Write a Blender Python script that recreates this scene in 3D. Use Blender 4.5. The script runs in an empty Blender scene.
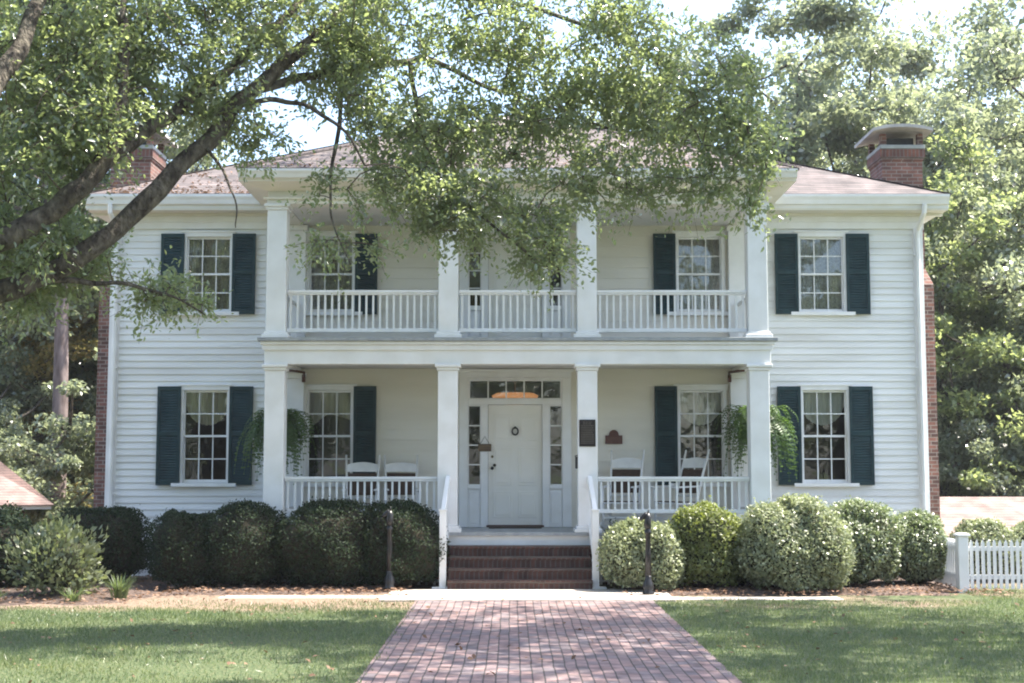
import bpy, math, random
import numpy as np
from mathutils import Vector

R = math.radians
sc = bpy.context.scene
col = sc.collection

# ------------------------------------------------------------------ camera
CAM = (-0.09, -24.2, 1.83)
PITCH = math.atan(0.093)
cam_d = bpy.data.cameras.new('camera')
cam = bpy.data.objects.new('camera', cam_d)
col.objects.link(cam)
cam.location = CAM
cam.rotation_euler = (R(90) + PITCH, 0, 0)
cam_d.sensor_width = 36
cam_d.lens = 36 * 1380 / 1024
cam_d.clip_end = 3000
sc.camera = cam

# ------------------------------------------------------------------ sky, sun, exposure
SUN_EL, SUN_BACK = 61.0, 9.0        # from the right, a little behind the facade
wd = bpy.data.worlds.new('World')
sc.world = wd
wd.use_nodes = True
nt = wd.node_tree
bg = nt.nodes['Background']
sky = nt.nodes.new('ShaderNodeTexSky')
sky.sky_type = 'NISHITA'
sky.sun_disc = False
sky.sun_elevation = R(SUN_EL)
sky.sun_rotation = R(90 - SUN_BACK)
sky.dust_density = 2.2
nt.links.new(sky.outputs[0], bg.inputs[0])
bg.inputs[1].default_value = 0.15
sun_d = bpy.data.lights.new('sun', 'SUN')
sun_d.energy = 4.9
sun_d.angle = R(0.53)
sun_d.color = (1.0, 0.94, 0.84)
sun = bpy.data.objects.new('sun', sun_d)
col.objects.link(sun)
sv = Vector((math.cos(R(SUN_EL)) * math.cos(R(SUN_BACK)), math.cos(R(SUN_EL)) * math.sin(R(SUN_BACK)), math.sin(R(SUN_EL))))
sun.rotation_euler = sv.to_track_quat('Z', 'Y').to_euler()
sun.location = (10, 0, 30)
sc.view_settings.view_transform = 'Standard'
sc.view_settings.look = 'None'
sc.view_settings.gamma = 1
sc.view_settings.use_curve_mapping = False
sc.view_settings.exposure = 1.82
sc.cycles.filter_width = 2.0
sc.cycles.use_denoising = True
sc.cycles.max_bounces = 8
sc.cycles.transparent_max_bounces = 12


# ------------------------------------------------------------------ helpers
def tag(o, label=None, cat=None, group=None, kind=None):
    if label: o['label'] = label
    if cat: o['category'] = cat
    if group: o['group'] = group
    if kind: o['kind'] = kind
    return o


def empty(name, loc, rz=0.0, label=None, cat=None, group=None):
    o = bpy.data.objects.new(name, None)
    o.empty_display_size = 0.2
    col.objects.link(o)
    o.location = loc
    o.rotation_euler = (0, 0, rz)
    return tag(o, label, cat, group)


def copy_tree(o, parent=None):
    c = o.copy()
    col.objects.link(c)
    if parent is not None:
        c.parent = parent
    for ch in list(o.children):
        copy_tree(ch, c)
    return c


class MB:
    def __init__(s):
        s.v, s.f = [], []

    def box(s, x0, x1, y0, y1, z0, z1):
        b = len(s.v)
        s.v += [(x0, y0, z0), (x1, y0, z0), (x1, y1, z0), (x0, y1, z0), (x0, y0, z1), (x1, y0, z1), (x1, y1, z1), (x0, y1, z1)]
        s.f += [tuple(b + i for i in q) for q in ((0, 3, 2, 1), (4, 5, 6, 7), (0, 1, 5, 4), (1, 2, 6, 5), (2, 3, 7, 6), (3, 0, 4, 7))]
        return s

    def bar(s, p, q, w, h, up=(0, 0, 1)):
        p, q = Vector(p), Vector(q)
        d = (q - p).normalized()
        upv = Vector(up)
        if abs(d.dot(upv)) > 0.95:
            upv = Vector((0, 1, 0))
        r = d.cross(upv).normalized() * (w / 2)
        u = r.cross(d).normalized() * (h / 2)
        b = len(s.v)
        for c in (p, q):
            s.v += [tuple(c - r - u), tuple(c + r - u), tuple(c + r + u), tuple(c - r + u)]
        s.f += [tuple(b + i for i in t) for t in ((3, 2, 1, 0), (4, 5, 6, 7), (0, 1, 5, 4), (1, 2, 6, 5), (2, 3, 7, 6), (3, 0, 4, 7))]
        return s

    def poly(s, pts):
        b = len(s.v)
        s.v += [tuple(p) for p in pts]
        s.f.append(tuple(range(b, b + len(pts))))
        return s

    def prism(s, pts, off):
        n = len(pts)
        b = len(s.v)
        s.v += [tuple(p) for p in pts] + [tuple(Vector(p) + Vector(off)) for p in pts]
        s.f.append(tuple(range(b + n - 1, b - 1, -1)))
        s.f.append(tuple(range(b + n, b + 2 * n)))
        for i in range(n):
            j = (i + 1) % n
            s.f.append((b + i, b + j, b + n + j, b + n + i))
        return s

    def tube(s, pts, rad, n=8, cap=True):
        pts = [Vector(p) for p in pts]
        if not hasattr(rad, '__len__'):
            rad = [rad] * len(pts)
        b = len(s.v)
        ref = None
        for i, p in enumerate(pts):
            d = (pts[min(i + 1, len(pts) - 1)] - pts[max(i - 1, 0)])
            if d.length < 1e-9: d = Vector((0, 0, 1))
            d.normalize()
            if ref is None:
                ref = d.orthogonal().normalized()
            ref = (ref - d * ref.dot(d))
            if ref.length < 1e-6: ref = d.orthogonal()
            ref.normalize()
            o = d.cross(ref)
            for k in range(n):
                a = 2 * math.pi * k / n
                s.v.append(tuple(p + (ref * math.cos(a) + o * math.sin(a)) * rad[i]))
        for i in range(len(pts) - 1):
            for k in range(n):
                k2 = (k + 1) % n
                s.f.append((b + i * n + k, b + i * n + k2, b + (i + 1) * n + k2, b + (i + 1) * n + k))
        if cap:
            s.f.append(tuple(b + k for k in range(n - 1, -1, -1)))
            e = b + (len(pts) - 1) * n
            s.f.append(tuple(e + k for k in range(n)))
        return s

    def lathe(s, prof, c, n=16):
        return s.tube([(c[0], c[1], c[2] + z) for r, z in prof], [r for r, z in prof], n)

    def build(s, name, mat, parent=None, smooth=False, bevel=0.0, loc=None):
        me = bpy.data.meshes.new(name)
        me.from_pydata(s.v, [], s.f)
        me.update()
        if mat is not None:
            me.materials.append(mat)
        if smooth:
            me.polygons.foreach_set('use_smooth', [True] * len(me.polygons))
        o = bpy.data.objects.new(name, me)
        col.objects.link(o)
        if parent is not None:
            o.parent = parent
        if loc is not None:
            o.location = loc
        if bevel:
            m = o.modifiers.new('bevel', 'BEVEL')
            m.width = bevel
            m.segments = 1
            m.limit_method = 'ANGLE'
        return o


def np_mesh(name, V, F, mat, parent=None, smooth=False):
    """V (n,3), F (m,k) arrays -> mesh object"""
    V = np.ascontiguousarray(V, dtype=np.float32)
    F = np.ascontiguousarray(F, dtype=np.int32)
    me = bpy.data.meshes.new(name)
    me.vertices.add(len(V))
    me.vertices.foreach_set('co', V.ravel())
    me.loops.add(F.size)
    me.loops.foreach_set('vertex_index', F.ravel())
    me.polygons.add(len(F))
    me.polygons.foreach_set('loop_start', np.arange(0, F.size, F.shape[1], dtype=np.int32))
    me.polygons.foreach_set('loop_total', np.full(len(F), F.shape[1], dtype=np.int32))
    if smooth:
        me.polygons.foreach_set('use_smooth', np.ones(len(F), dtype=bool))
    me.update(calc_edges=True)
    me.materials.append(mat)
    o = bpy.data.objects.new(name, me)
    col.objects.link(o)
    if parent is not None:
        o.parent = parent
    return o


def unit(a):
    return a / np.maximum(np.linalg.norm(a, axis=1, keepdims=True), 1e-9)


def leaf_mesh(name, C, D, N, L, W, mat, parent=None, fold=0.18, hexa=False):
    """one small folded leaf per row: centre C, direction D, rough normal N, length L, width W"""
    D = unit(D)
    S = unit(np.cross(D, N))
    N = np.cross(S, D)
    L = L[:, None]; W = W[:, None]
    n = len(C)
    if not hexa:
        P = np.stack([C - D * L * .5, C - D * L * .03 + S * W * .5 + N * W * fold, C + D * L * .5, C - D * L * .03 - S * W * .5 + N * W * fold], 1)
        F = np.arange(n * 4).reshape(n, 4)
        return np_mesh(name, P.reshape(-1, 3), F, mat, parent)
    P = np.stack([C - D * L * .5, C - D * L * .2 + S * W * .45 + N * W * fold, C + D * L * .18 + S * W * .42 + N * W * fold * .8, C + D * L * .5 - N * W * .12,
                  C + D * L * .18 - S * W * .42 + N * W * fold * .8, C - D * L * .2 - S * W * .45 + N * W * fold], 1)
    b = np.arange(n)[:, None] * 6
    F = np.concatenate([b + np.array([[0, 1, 2, 3]]), b + np.array([[0, 3, 4, 5]])], 0)
    return np_mesh(name, P.reshape(-1, 3), F, mat, parent)


CP, SP = math.cos(PITCH), math.sin(PITCH)
def at(px, py, Y):
    """the world point seen at a photo pixel, at depth plane Y"""
    a = (px - 512) / 1380
    b = (341.5 - py) / 1380
    k = (Y - CAM[1]) / (CP - b * SP)
    return Vector((CAM[0] + k * a, Y, CAM[2] + k * (SP + b * CP)))


# ------------------------------------------------------------------ materials
def new_mat(name):
    m = bpy.data.materials.new(name)
    m.use_nodes = True
    return m, m.node_tree.nodes, m.node_tree.links, m.node_tree.nodes['Principled BSDF']


def ramp(n, stops):
    r = n.new('ShaderNodeValToRGB')
    el = r.color_ramp.elements
    while len(el) < len(stops):
        el.new(0.5)
    for e, (p, c) in zip(el, stops):
        e.position = p
        e.color = (*c, 1)
    return r


def coords(n, l, scale=(1, 1, 1)):
    g = n.new('ShaderNodeTexCoord')
    mp = n.new('ShaderNodeMapping')
    mp.inputs['Scale'].default_value = scale
    l.new(g.outputs['Object'], mp.inputs[0])
    return mp.outputs[0]


def noise_mat(name, c1, c2, scale=4, rough=0.6, bump=0.0, bscale=None, stretch=(1, 1, 1), detail=5, lo=0.35, hi=0.65, spec=0.4, bdist=0.02):
    m, n, l, p = new_mat(name)
    co = coords(n, l, stretch)
    t = n.new('ShaderNodeTexNoise')
    t.inputs['Scale'].default_value = scale
    t.inputs['Detail'].default_value = detail
    l.new(co, t.inputs['Vector'])
    r = ramp(n, [(lo, c1), (hi, c2)])
    l.new(t.outputs['Fac'], r.inputs[0])
    l.new(r.outputs[0], p.inputs['Base Color'])
    p.inputs['Roughness'].default_value = rough
    p.inputs['Specular IOR Level'].default_value = spec
    if bump:
        t2 = n.new('ShaderNodeTexNoise')
        t2.inputs['Scale'].default_value = bscale or scale * 4
        t2.inputs['Detail'].default_value = 4
        l.new(co, t2.inputs['Vector'])
        b = n.new('ShaderNodeBump')
        b.inputs['Strength'].default_value = bump
        b.inputs['Distance'].default_value = bdist
        l.new(t2.outputs['Fac'], b.inputs['Height'])
        l.new(b.outputs[0], p.inputs['Normal'])
    return m


def brick_mat(name, c1, c2, mortar, bw=0.21, bh=0.075, ms=0.01, wall=True, swap=False, rough=0.85, bump=0.5, var=(0.75, 1.2), offset=0.5):
    """brick courses; on walls the pattern runs along x+y and z"""
    m, n, l, p = new_mat(name)
    g = n.new('ShaderNodeTexCoord')
    s = n.new('ShaderNodeSeparateXYZ')
    l.new(g.outputs['Object'], s.inputs[0])
    cb = n.new('ShaderNodeCombineXYZ')
    if wall:
        ad = n.new('ShaderNodeMath'); ad.operation = 'ADD'
        l.new(s.outputs[0], ad.inputs[0]); l.new(s.outputs[1], ad.inputs[1])
        l.new(ad.outputs[0], cb.inputs[0]); l.new(s.outputs[2], cb.inputs[1])
    elif swap:
        l.new(s.outputs[1], cb.inputs[0]); l.new(s.outputs[0], cb.inputs[1])
    else:
        l.new(s.outputs[0], cb.inputs[0]); l.new(s.outputs[1], cb.inputs[1])
    wn = n.new('ShaderNodeTexNoise'); wn.inputs['Scale'].default_value = 1.3
    l.new(g.outputs['Object'], wn.inputs['Vector'])
    wm = n.new('ShaderNodeVectorMath'); wm.operation = 'MULTIPLY_ADD'
    wm.inputs[1].default_value = (bh * .35, bh * .35, 0)
    l.new(wn.outputs['Color'], wm.inputs[0]); l.new(cb.outputs[0], wm.inputs[2])
    b = n.new('ShaderNodeTexBrick')
    b.offset = offset
    b.inputs['Scale'].default_value = 1
    b.inputs['Brick Width'].default_value = bw
    b.inputs['Row Height'].default_value = bh
    b.inputs['Mortar Size'].default_value = ms
    b.inputs['Mortar Smooth'].default_value = 0.3
    b.inputs['Color1'].default_value = (*c1, 1)
    b.inputs['Color2'].default_value = (*c2, 1)
    b.inputs['Mortar'].default_value = (*mortar, 1)
    b.inputs['Bias'].default_value = 0
    l.new(wm.outputs[0], b.inputs['Vector'])
    t = n.new('ShaderNodeTexNoise'); t.inputs['Scale'].default_value = 5; t.inputs['Detail'].default_value = 8
    l.new(g.outputs['Object'], t.inputs['Vector'])
    r = ramp(n, [(0.3, (var[0],) * 3), (0.7, (var[1],) * 3)])
    l.new(t.outputs['Fac'], r.inputs[0])
    mx = n.new('ShaderNodeMix'); mx.data_type = 'RGBA'; mx.blend_type = 'MULTIPLY'
    mx.inputs['Factor'].default_value = 1
    l.new(b.outputs['Color'], mx.inputs['A']); l.new(r.outputs[0], mx.inputs['B'])
    l.new(mx.outputs['Result'], p.inputs['Base Color'])
    p.inputs['Roughness'].default_value = rough
    p.inputs['Specular IOR Level'].default_value = 0.3
    bp = n.new('ShaderNodeBump'); bp.invert = True
    bp.inputs['Strength'].default_value = bump; bp.inputs['Distance'].default_value = 0.01
    l.new(b.outputs['Fac'], bp.inputs['Height']); l.new(bp.outputs[0], p.inputs['Normal'])
    return m


def leaf_mat(name, c1, c2, tr, trans=0.35, rough=0.42, spec=0.5, patch=0):
    m, n, l, p = new_mat(name)
    g = n.new('ShaderNodeNewGeometry')
    r = ramp(n, [(0.0, c1), (0.8, c2), (1.0, tuple(min(1, 1.5 * x) for x in c2))])
    l.new(g.outputs['Random Per Island'], r.inputs[0])
    if patch:
        co = coords(n, l)
        q = n.new('ShaderNodeTexNoise'); q.inputs['Scale'].default_value = patch; q.inputs['Detail'].default_value = 6
        l.new(co, q.inputs['Vector'])
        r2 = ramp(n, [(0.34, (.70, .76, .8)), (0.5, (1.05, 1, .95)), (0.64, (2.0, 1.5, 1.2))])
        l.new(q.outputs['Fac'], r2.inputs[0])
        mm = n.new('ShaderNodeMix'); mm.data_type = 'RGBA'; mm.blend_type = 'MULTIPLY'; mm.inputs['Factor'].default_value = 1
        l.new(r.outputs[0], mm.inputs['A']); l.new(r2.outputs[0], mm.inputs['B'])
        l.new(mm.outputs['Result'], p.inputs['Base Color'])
    else:
        l.new(r.outputs[0], p.inputs['Base Color'])
    p.inputs['Roughness'].default_value = rough
    p.inputs['Specular IOR Level'].default_value = spec
    t = n.new('ShaderNodeBsdfTranslucent')
    t.inputs[0].default_value = (*tr, 1)
    mx = n.new('ShaderNodeMixShader')
    mx.inputs[0].default_value = trans
    l.new(p.outputs[0], mx.inputs[1]); l.new(t.outputs[0], mx.inputs[2])
    l.new(mx.outputs[0], n['Material Output'].inputs[0])
    return m


def glass_mat(name):
    m, n, l, p = new_mat(name)
    n.remove(p)
    f = n.new('ShaderNodeFresnel'); f.inputs[0].default_value = 1.9
    nz = n.new('ShaderNodeTexNoise'); nz.inputs['Scale'].default_value = 3.0
    co = coords(n, l)
    l.new(co, nz.inputs['Vector'])
    b = n.new('ShaderNodeBump'); b.inputs['Strength'].default_value = 0.14; b.inputs['Distance'].default_value = 0.02
    l.new(nz.outputs['Fac'], b.inputs['Height'])
    gl = n.new('ShaderNodeBsdfGlossy'); gl.inputs['Roughness'].default_value = 0.02
    gl.inputs[0].default_value = (.95, .97, 1, 1)
    l.new(b.outputs[0], gl.inputs['Normal'])
    tr = n.new('ShaderNodeBsdfTransparent'); tr.inputs[0].default_value = (.85, .88, .86, 1)
    mx = n.new('ShaderNodeMixShader')
    l.new(f.outputs[0], mx.inputs[0]); l.new(tr.outputs[0], mx.inputs[1]); l.new(gl.outputs[0], mx.inputs[2])
    l.new(mx.outputs[0], n['Material Output'].inputs[0])
    return m


def lace_mat(name, c, holes=0.35, scale=38):
    m, n, l, p = new_mat(name)
    p.inputs['Base Color'].default_value = (*c, 1)
    p.inputs['Roughness'].default_value = 0.9
    co = coords(n, l)
    v = n.new('ShaderNodeTexVoronoi'); v.inputs['Scale'].default_value = scale
    l.new(co, v.inputs['Vector'])
    nz = n.new('ShaderNodeTexNoise'); nz.inputs['Scale'].default_value = 9; nz.inputs['Detail'].default_value = 3
    l.new(co, nz.inputs['Vector'])
    mu = n.new('ShaderNodeMath'); mu.operation = 'MULTIPLY'
    l.new(v.outputs['Distance'], mu.inputs[0]); l.new(nz.outputs['Fac'], mu.inputs[1])
    r = ramp(n, [(0.12, (0, 0, 0)), (0.42, (1, 1, 1))])
    l.new(mu.outputs[0], r.inputs[0])
    k = n.new('ShaderNodeMath'); k.operation = 'MULTIPLY'; k.inputs[1].default_value = holes * 2
    l.new(r.outputs[0], k.inputs[0])
    k2 = n.new('ShaderNodeMath'); k2.operation = 'ADD'; k2.inputs[1].default_value = 0.12; k2.use_clamp = True
    l.new(k.outputs[0], k2.inputs[0])
    tr = n.new('ShaderNodeBsdfTransparent')
    mx = n.new('ShaderNodeMixShader')
    l.new(k2.outputs[0], mx.inputs[0]); l.new(p.outputs[0], mx.inputs[1]); l.new(tr.outputs[0], mx.inputs[2])
    l.new(mx.outputs[0], n['Material Output'].inputs[0])
    return m


WHITE = noise_mat('white_paint', (.70, .705, .70), (.77, .78, .79), 3, 0.5, 0.03, 30)
SIDING = noise_mat('white_clapboard', (.62, .62, .605), (.77, .78, .785), 1.3, 0.55, 0.03, 40, (0.35, 1, 2.5), 7, .3, .6)
FLUSH = noise_mat('white_boards_warm_bounce', (.67, .64, .57), (.74, .71, .64), 1.5, 0.6, 0.08, 30, (0.4, 1, 2))  # warm tint stands for light bounced up from the porch floor
SOFFIT = noise_mat('cream_soffit', (.66, .64, .58), (.72, .70, .64), 2, 0.6)
DOORW = noise_mat('door_paint', (.72, .71, .66), (.77, .76, .72), 2, 0.4)
SHUT = noise_mat('shutter_green', (.011, .031, .036), (.019, .046, .053), 5, 0.55, 0.05, 20, spec=.25)
PORCHFLOOR = noise_mat('grey_porch_floor', (.25, .27, .29), (.33, .35, .36), 3, 0.5, 0.05, 20, (3, .3, 1))
CEIL = noise_mat('porch_ceiling', (.56, .56, .55), (.62, .62, .60), 3, 0.6)
BRICK = brick_mat('chimney_brick', (.225, .105, .082), (.095, .056, .050), (.25, .21, .185))
SOLD = brick_mat('soldier_brick', (.20, .08, .058), (.11, .055, .047), (.16, .13, .115), 0.075, 0.30, 0.012, True, offset=0.0)
STEPB = brick_mat('step_brick', (.105, .05, .04), (.065, .036, .032), (.095, .078, .068), 0.075, 0.168, 0.012, True, offset=0.0)
PATHB = brick_mat('path_brick', (.265, .175, .162), (.155, .13, .137), (.066, .056, .054), 0.215, 0.106, 0.008, False, True, 0.8, 0.6, (.60, 1.28), 0.4)
CONC = noise_mat('pale_concrete', (.36, .315, .275), (.50, .45, .40), 5, 0.9, 0.2, 60)
METALCAP = noise_mat('chimney_cap_stone', (.34, .33, .32), (.46, .45, .43), 5, 0.7, 0.1, 30)
LEAD = noise_mat('grey_cement_band', (.27, .29, .29), (.36, .38, .38), 6, 0.8)
BLACK = noise_mat('black_iron', (.012, .012, .013), (.022, .022, .024), 8, 0.35, 0.1, 40)
BRASS = noise_mat('aged_brass', (.10, .075, .03), (.16, .12, .05), 8, 0.35)
TERRA = noise_mat('terracotta_plate', (.075, .026, .020), (.11, .04, .03), 8, 0.5)
TERRAL = noise_mat('terracotta_letters', (.15, .08, .06), (.19, .11, .08), 8, 0.5)
BRONZE = noise_mat('dark_bronze', (.014, .012, .011), (.024, .020, .018), 8, 0.65, spec=.2)
BRONZEL = noise_mat('worn_bronze_letters', (.10, .085, .07), (.13, .11, .09), 8, 0.4)
WICK = brick_mat('woven_seat', (.10, .06, .04), (.06, .04, .03), (.03, .02, .016), 0.03, 0.015, 0.003, True, False, 0.8)
CHAIRW = noise_mat('chair_white', (.66, .66, .66), (.76, .76, .75), 5, 0.45)
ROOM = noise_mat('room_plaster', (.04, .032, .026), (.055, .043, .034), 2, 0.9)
GLASS = glass_mat('old_window_glass')
LACE = lace_mat('lace_curtain', (.72, .71, .64), 0.15, 30)
VAL = lace_mat('valance_cloth', (.86, .84, .75), 0.02, 60)
POT = noise_mat('dark_pot', (.03, .022, .018), (.05, .035, .03), 6, 0.6)
RUST = noise_mat('brown_bracket', (.06, .022, .016), (.09, .03, .02), 6, 0.6)
MAT = noise_mat('door_mat_fibre', (.035, .025, .02), (.06, .045, .035), 40, 0.95)
WOOD = noise_mat('sign_wood', (.09, .06, .035), (.14, .10, .06), 4, 0.6, 0.1, 20, (1, 1, 8))
BARK = noise_mat('oak_bark', (.030, .023, .018), (.15, .13, .10), 11, 0.95, 1.0, 26, (1, 1, 0.6), 9, .36, .68, bdist=.07)
PINEB = noise_mat('pine_bark', (.10, .075, .07), (.22, .175, .165), 6, 0.9, 0.8, 18, (1, 1, 0.3))
TWIG = noise_mat('twig_bark', (.06, .045, .032), (.11, .085, .06), 9, 0.9)

# roof shingles: fine courses following the slope, each tab its own tone
def shingle_mat(name, c1, c2, c3):
    m, n, l, p = new_mat(name)
    g = n.new('ShaderNodeTexCoord')
    s = n.new('ShaderNodeSeparateXYZ'); l.new(g.outputs['Object'], s.inputs[0])
    ad = n.new('ShaderNodeMath'); ad.operation = 'ADD'
    l.new(s.outputs[0], ad.inputs[0]); l.new(s.outputs[1], ad.inputs[1])
    cb = n.new('ShaderNodeCombineXYZ')
    l.new(ad.outputs[0], cb.inputs[0]); l.new(s.outputs[2], cb.inputs[1])
    b = n.new('ShaderNodeTexBrick')
    b.inputs['Scale'].default_value = 1
    b.inputs['Brick Width'].default_value = 0.3
    b.inputs['Row Height'].default_value = 0.062
    b.inputs['Mortar Size'].default_value = 0.007
    b.inputs['Color1'].default_value = (*c1, 1); b.inputs['Color2'].default_value = (*c2, 1); b.inputs['Mortar'].default_value = (*c3, 1)
    l.new(cb.outputs[0], b.inputs['Vector'])
    t = n.new('ShaderNodeTexNoise'); t.inputs['Scale'].default_value = 2.2; t.inputs['Detail'].default_value = 9
    l.new(g.outputs['Object'], t.inputs['Vector'])
    r = ramp(n, [(0.32, (.62,) * 3), (0.68, (1.25,) * 3)]); l.new(t.outputs['Fac'], r.inputs[0])
    mx = n.new('ShaderNodeMix'); mx.data_type = 'RGBA'; mx.blend_type = 'MULTIPLY'; mx.inputs['Factor'].default_value = 1
    l.new(b.outputs['Color'], mx.inputs['A']); l.new(r.outputs[0], mx.inputs['B'])
    l.new(mx.outputs['Result'], p.inputs['Base Color'])
    p.inputs['Roughness'].default_value = 0.9
    bp = n.new('ShaderNodeBump'); bp.invert = True; bp.inputs['Strength'].default_value = 0.6; bp.inputs['Distance'].default_value = 0.015
    l.new(b.outputs['Fac'], bp.inputs['Height']); l.new(bp.outputs[0], p.inputs['Normal'])
    return m

SHINGLE = shingle_mat('roof_shingle', (.155, .124, .119), (.095, .080, .078), (.042, .036, .035))
PALEROOF = shingle_mat('pale_roof_shingle', (.27, .18, .16), (.215, .15, .135), (.15, .11, .10))

# leaves
L_OAK = leaf_mat('oak_leaf', (.044, .068, .048), (.085, .112, .078), (.50, .60, .22), 0.41, 0.24, 1.0)
L_BROAD = leaf_mat('broad_leaf', (.068, .092, .066), (.135, .158, .112), (.44, .50, .27), 0.40, 0.26, 1.0)
L_YEL = leaf_mat('yellowing_leaf', (.085, .12, .055), (.15, .185, .085), (.48, .56, .20), 0.4, 0.45)
L_AUT = leaf_mat('autumn_leaf', (.13, .13, .045), (.22, .17, .06), (.42, .36, .12), 0.4, 0.5)
L_PINE = leaf_mat('pine_needle', (.030, .060, .028), (.055, .090, .045), (.08, .13, .04), 0.2, 0.5)
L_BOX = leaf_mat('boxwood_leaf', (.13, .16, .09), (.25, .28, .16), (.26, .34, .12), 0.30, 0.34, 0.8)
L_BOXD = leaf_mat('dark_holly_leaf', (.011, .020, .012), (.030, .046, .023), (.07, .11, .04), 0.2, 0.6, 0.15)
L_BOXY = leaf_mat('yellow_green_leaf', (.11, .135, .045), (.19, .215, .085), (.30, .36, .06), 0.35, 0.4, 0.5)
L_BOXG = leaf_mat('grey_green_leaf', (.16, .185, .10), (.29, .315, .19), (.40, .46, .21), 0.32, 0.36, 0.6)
L_SHR = leaf_mat('shrub_leaf', (.085, .11, .06), (.18, .20, .12), (.32, .38, .14), 0.3, 0.35, 0.6)
L_FERN = leaf_mat('fern_leaf', (.028, .060, .014), (.055, .105, .026), (.15, .26, .04), 0.35, 0.5)
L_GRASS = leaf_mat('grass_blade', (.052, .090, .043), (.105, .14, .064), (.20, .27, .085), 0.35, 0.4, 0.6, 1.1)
L_DRY = leaf_mat('fallen_leaf', (.10, .055, .035), (.24, .15, .10), (.2, .12, .06), 0.15, 0.7, 0.2)
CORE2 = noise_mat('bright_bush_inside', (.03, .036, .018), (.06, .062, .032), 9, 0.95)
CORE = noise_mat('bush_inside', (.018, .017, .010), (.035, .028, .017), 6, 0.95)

# ground: lawn with worn, bare earth near the walk on the left
def ground_mat():
    m, n, l, p = new_mat('lawn')
    g = n.new('ShaderNodeTexCoord')
    t1 = n.new('ShaderNodeTexNoise'); t1.inputs['Scale'].default_value = 0.7; t1.inputs['Detail'].default_value = 8
    t2 = n.new('ShaderNodeTexNoise'); t2.inputs['Scale'].default_value = 26; t2.inputs['Detail'].default_value = 5
    for t in (t1, t2): l.new(g.outputs['Object'], t.inputs['Vector'])
    r2 = ramp(n, [(0.3, (.045, .075, .037)), (0.55, (.095, .115, .058)), (0.72, (.17, .155, .09))])
    l.new(t2.outputs['Fac'], r2.inputs[0])
    s = n.new('ShaderNodeSeparateXYZ'); l.new(g.outputs['Object'], s.inputs[0])
    # bare-earth mask: band just in front of the walk, on the left
    mr = n.new('ShaderNodeMapRange'); mr.inputs[1].default_value = -6.6; mr.inputs[2].default_value = -5.2
    l.new(s.outputs[1], mr.inputs[0])
    mr2 = n.new('ShaderNodeMapRange'); mr2.inputs[1].default_value = 1.8; mr2.inputs[2].default_value = -1.5
    mr2.inputs[3].default_value = 0.42; mr2.inputs[4].default_value = 1.0
    l.new(s.outputs[0], mr2.inputs[0])
    mu = n.new('ShaderNodeMath'); mu.operation = 'MULTIPLY'
    l.new(mr.outputs[0], mu.inputs[0]); l.new(mr2.outputs[0], mu.inputs[1])
    ad = n.new('ShaderNodeMath'); ad.operation = 'MULTIPLY_ADD'; ad.inputs[1].default_value = 0.62
    l.new(mu.outputs[0], ad.inputs[0]); l.new(t1.outputs['Fac'], ad.inputs[2])
    r1 = ramp(n, [(0.70, (0, 0, 0)), (0.95, (1, 1, 1))])
    l.new(ad.outputs[0], r1.inputs[0])
    t3 = n.new('ShaderNodeTexNoise'); t3.inputs['Scale'].default_value = 14; t3.inputs['Detail'].default_value = 6
    l.new(g.outputs['Object'], t3.inputs['Vector'])
    r3 = ramp(n, [(0.3, (.15, .105, .075)), (0.7, (.27, .21, .16))]); l.new(t3.outputs['Fac'], r3.inputs[0])
    mx = n.new('ShaderNodeMix'); mx.data_type = 'RGBA'
    l.new(r1.outputs[0], mx.inputs['Factor']); l.new(r2.outputs[0], mx.inputs['A']); l.new(r3.outputs[0], mx.inputs['B'])
    l.new(mx.outputs['Result'], p.inputs['Base Color'])
    p.inputs['Roughness'].default_value = 0.95
    p.inputs['Specular IOR Level'].default_value = 0.1
    b = n.new('ShaderNodeBump'); b.inputs['Strength'].default_value = 0.7; b.inputs['Distance'].default_value = 0.04
    l.new(t2.outputs['Fac'], b.inputs['Height']); l.new(b.outputs[0], p.inputs['Normal'])
    return m

LAWN = ground_mat()
MULCH = noise_mat('brown_mulch', (.04, .027, .022), (.15, .105, .085), 22, 0.95, 0.9, 40, (1, 1, 1), 8)


# ================================================================== GROUND
def sst(a, b, x):
    t = min(1.0, max(0.0, (x - a) / (b - a)))
    return t * t * (3 - 2 * t)

def ground_z(x, y):
    side = sst(7.0, 9.5, abs(x))
    back = sst(1.5, 9.0, y) * (0.35 + 0.65 * side) if y < 11 else sst(1.5, 9.0, y)
    return -2.1 * back

xs = [-200, -120, -80, -50] + [i for i in range(-34, 35, 2)] + [50, 80, 120, 200]
ys = [-150, -100, -60] + [i for i in range(-40, 61, 2)] + [80, 120, 200]
xs = [float(x) for x in xs]; ys = [float(y) for y in ys]
mb = MB()
for y in ys:
    for x in xs:
        mb.v.append((x, y, ground_z(x, y)))
nx = len(xs)
for j in range(len(ys) - 1):
    for i in range(nx - 1):
        a = j * nx + i
        mb.f.append((a, a + 1, a + nx + 1, a + nx))
g = mb.build('ground', LAWN, smooth=True)
tag(g, 'lawn of green grass with worn bare earth near the walk', 'ground', kind='structure')

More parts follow.
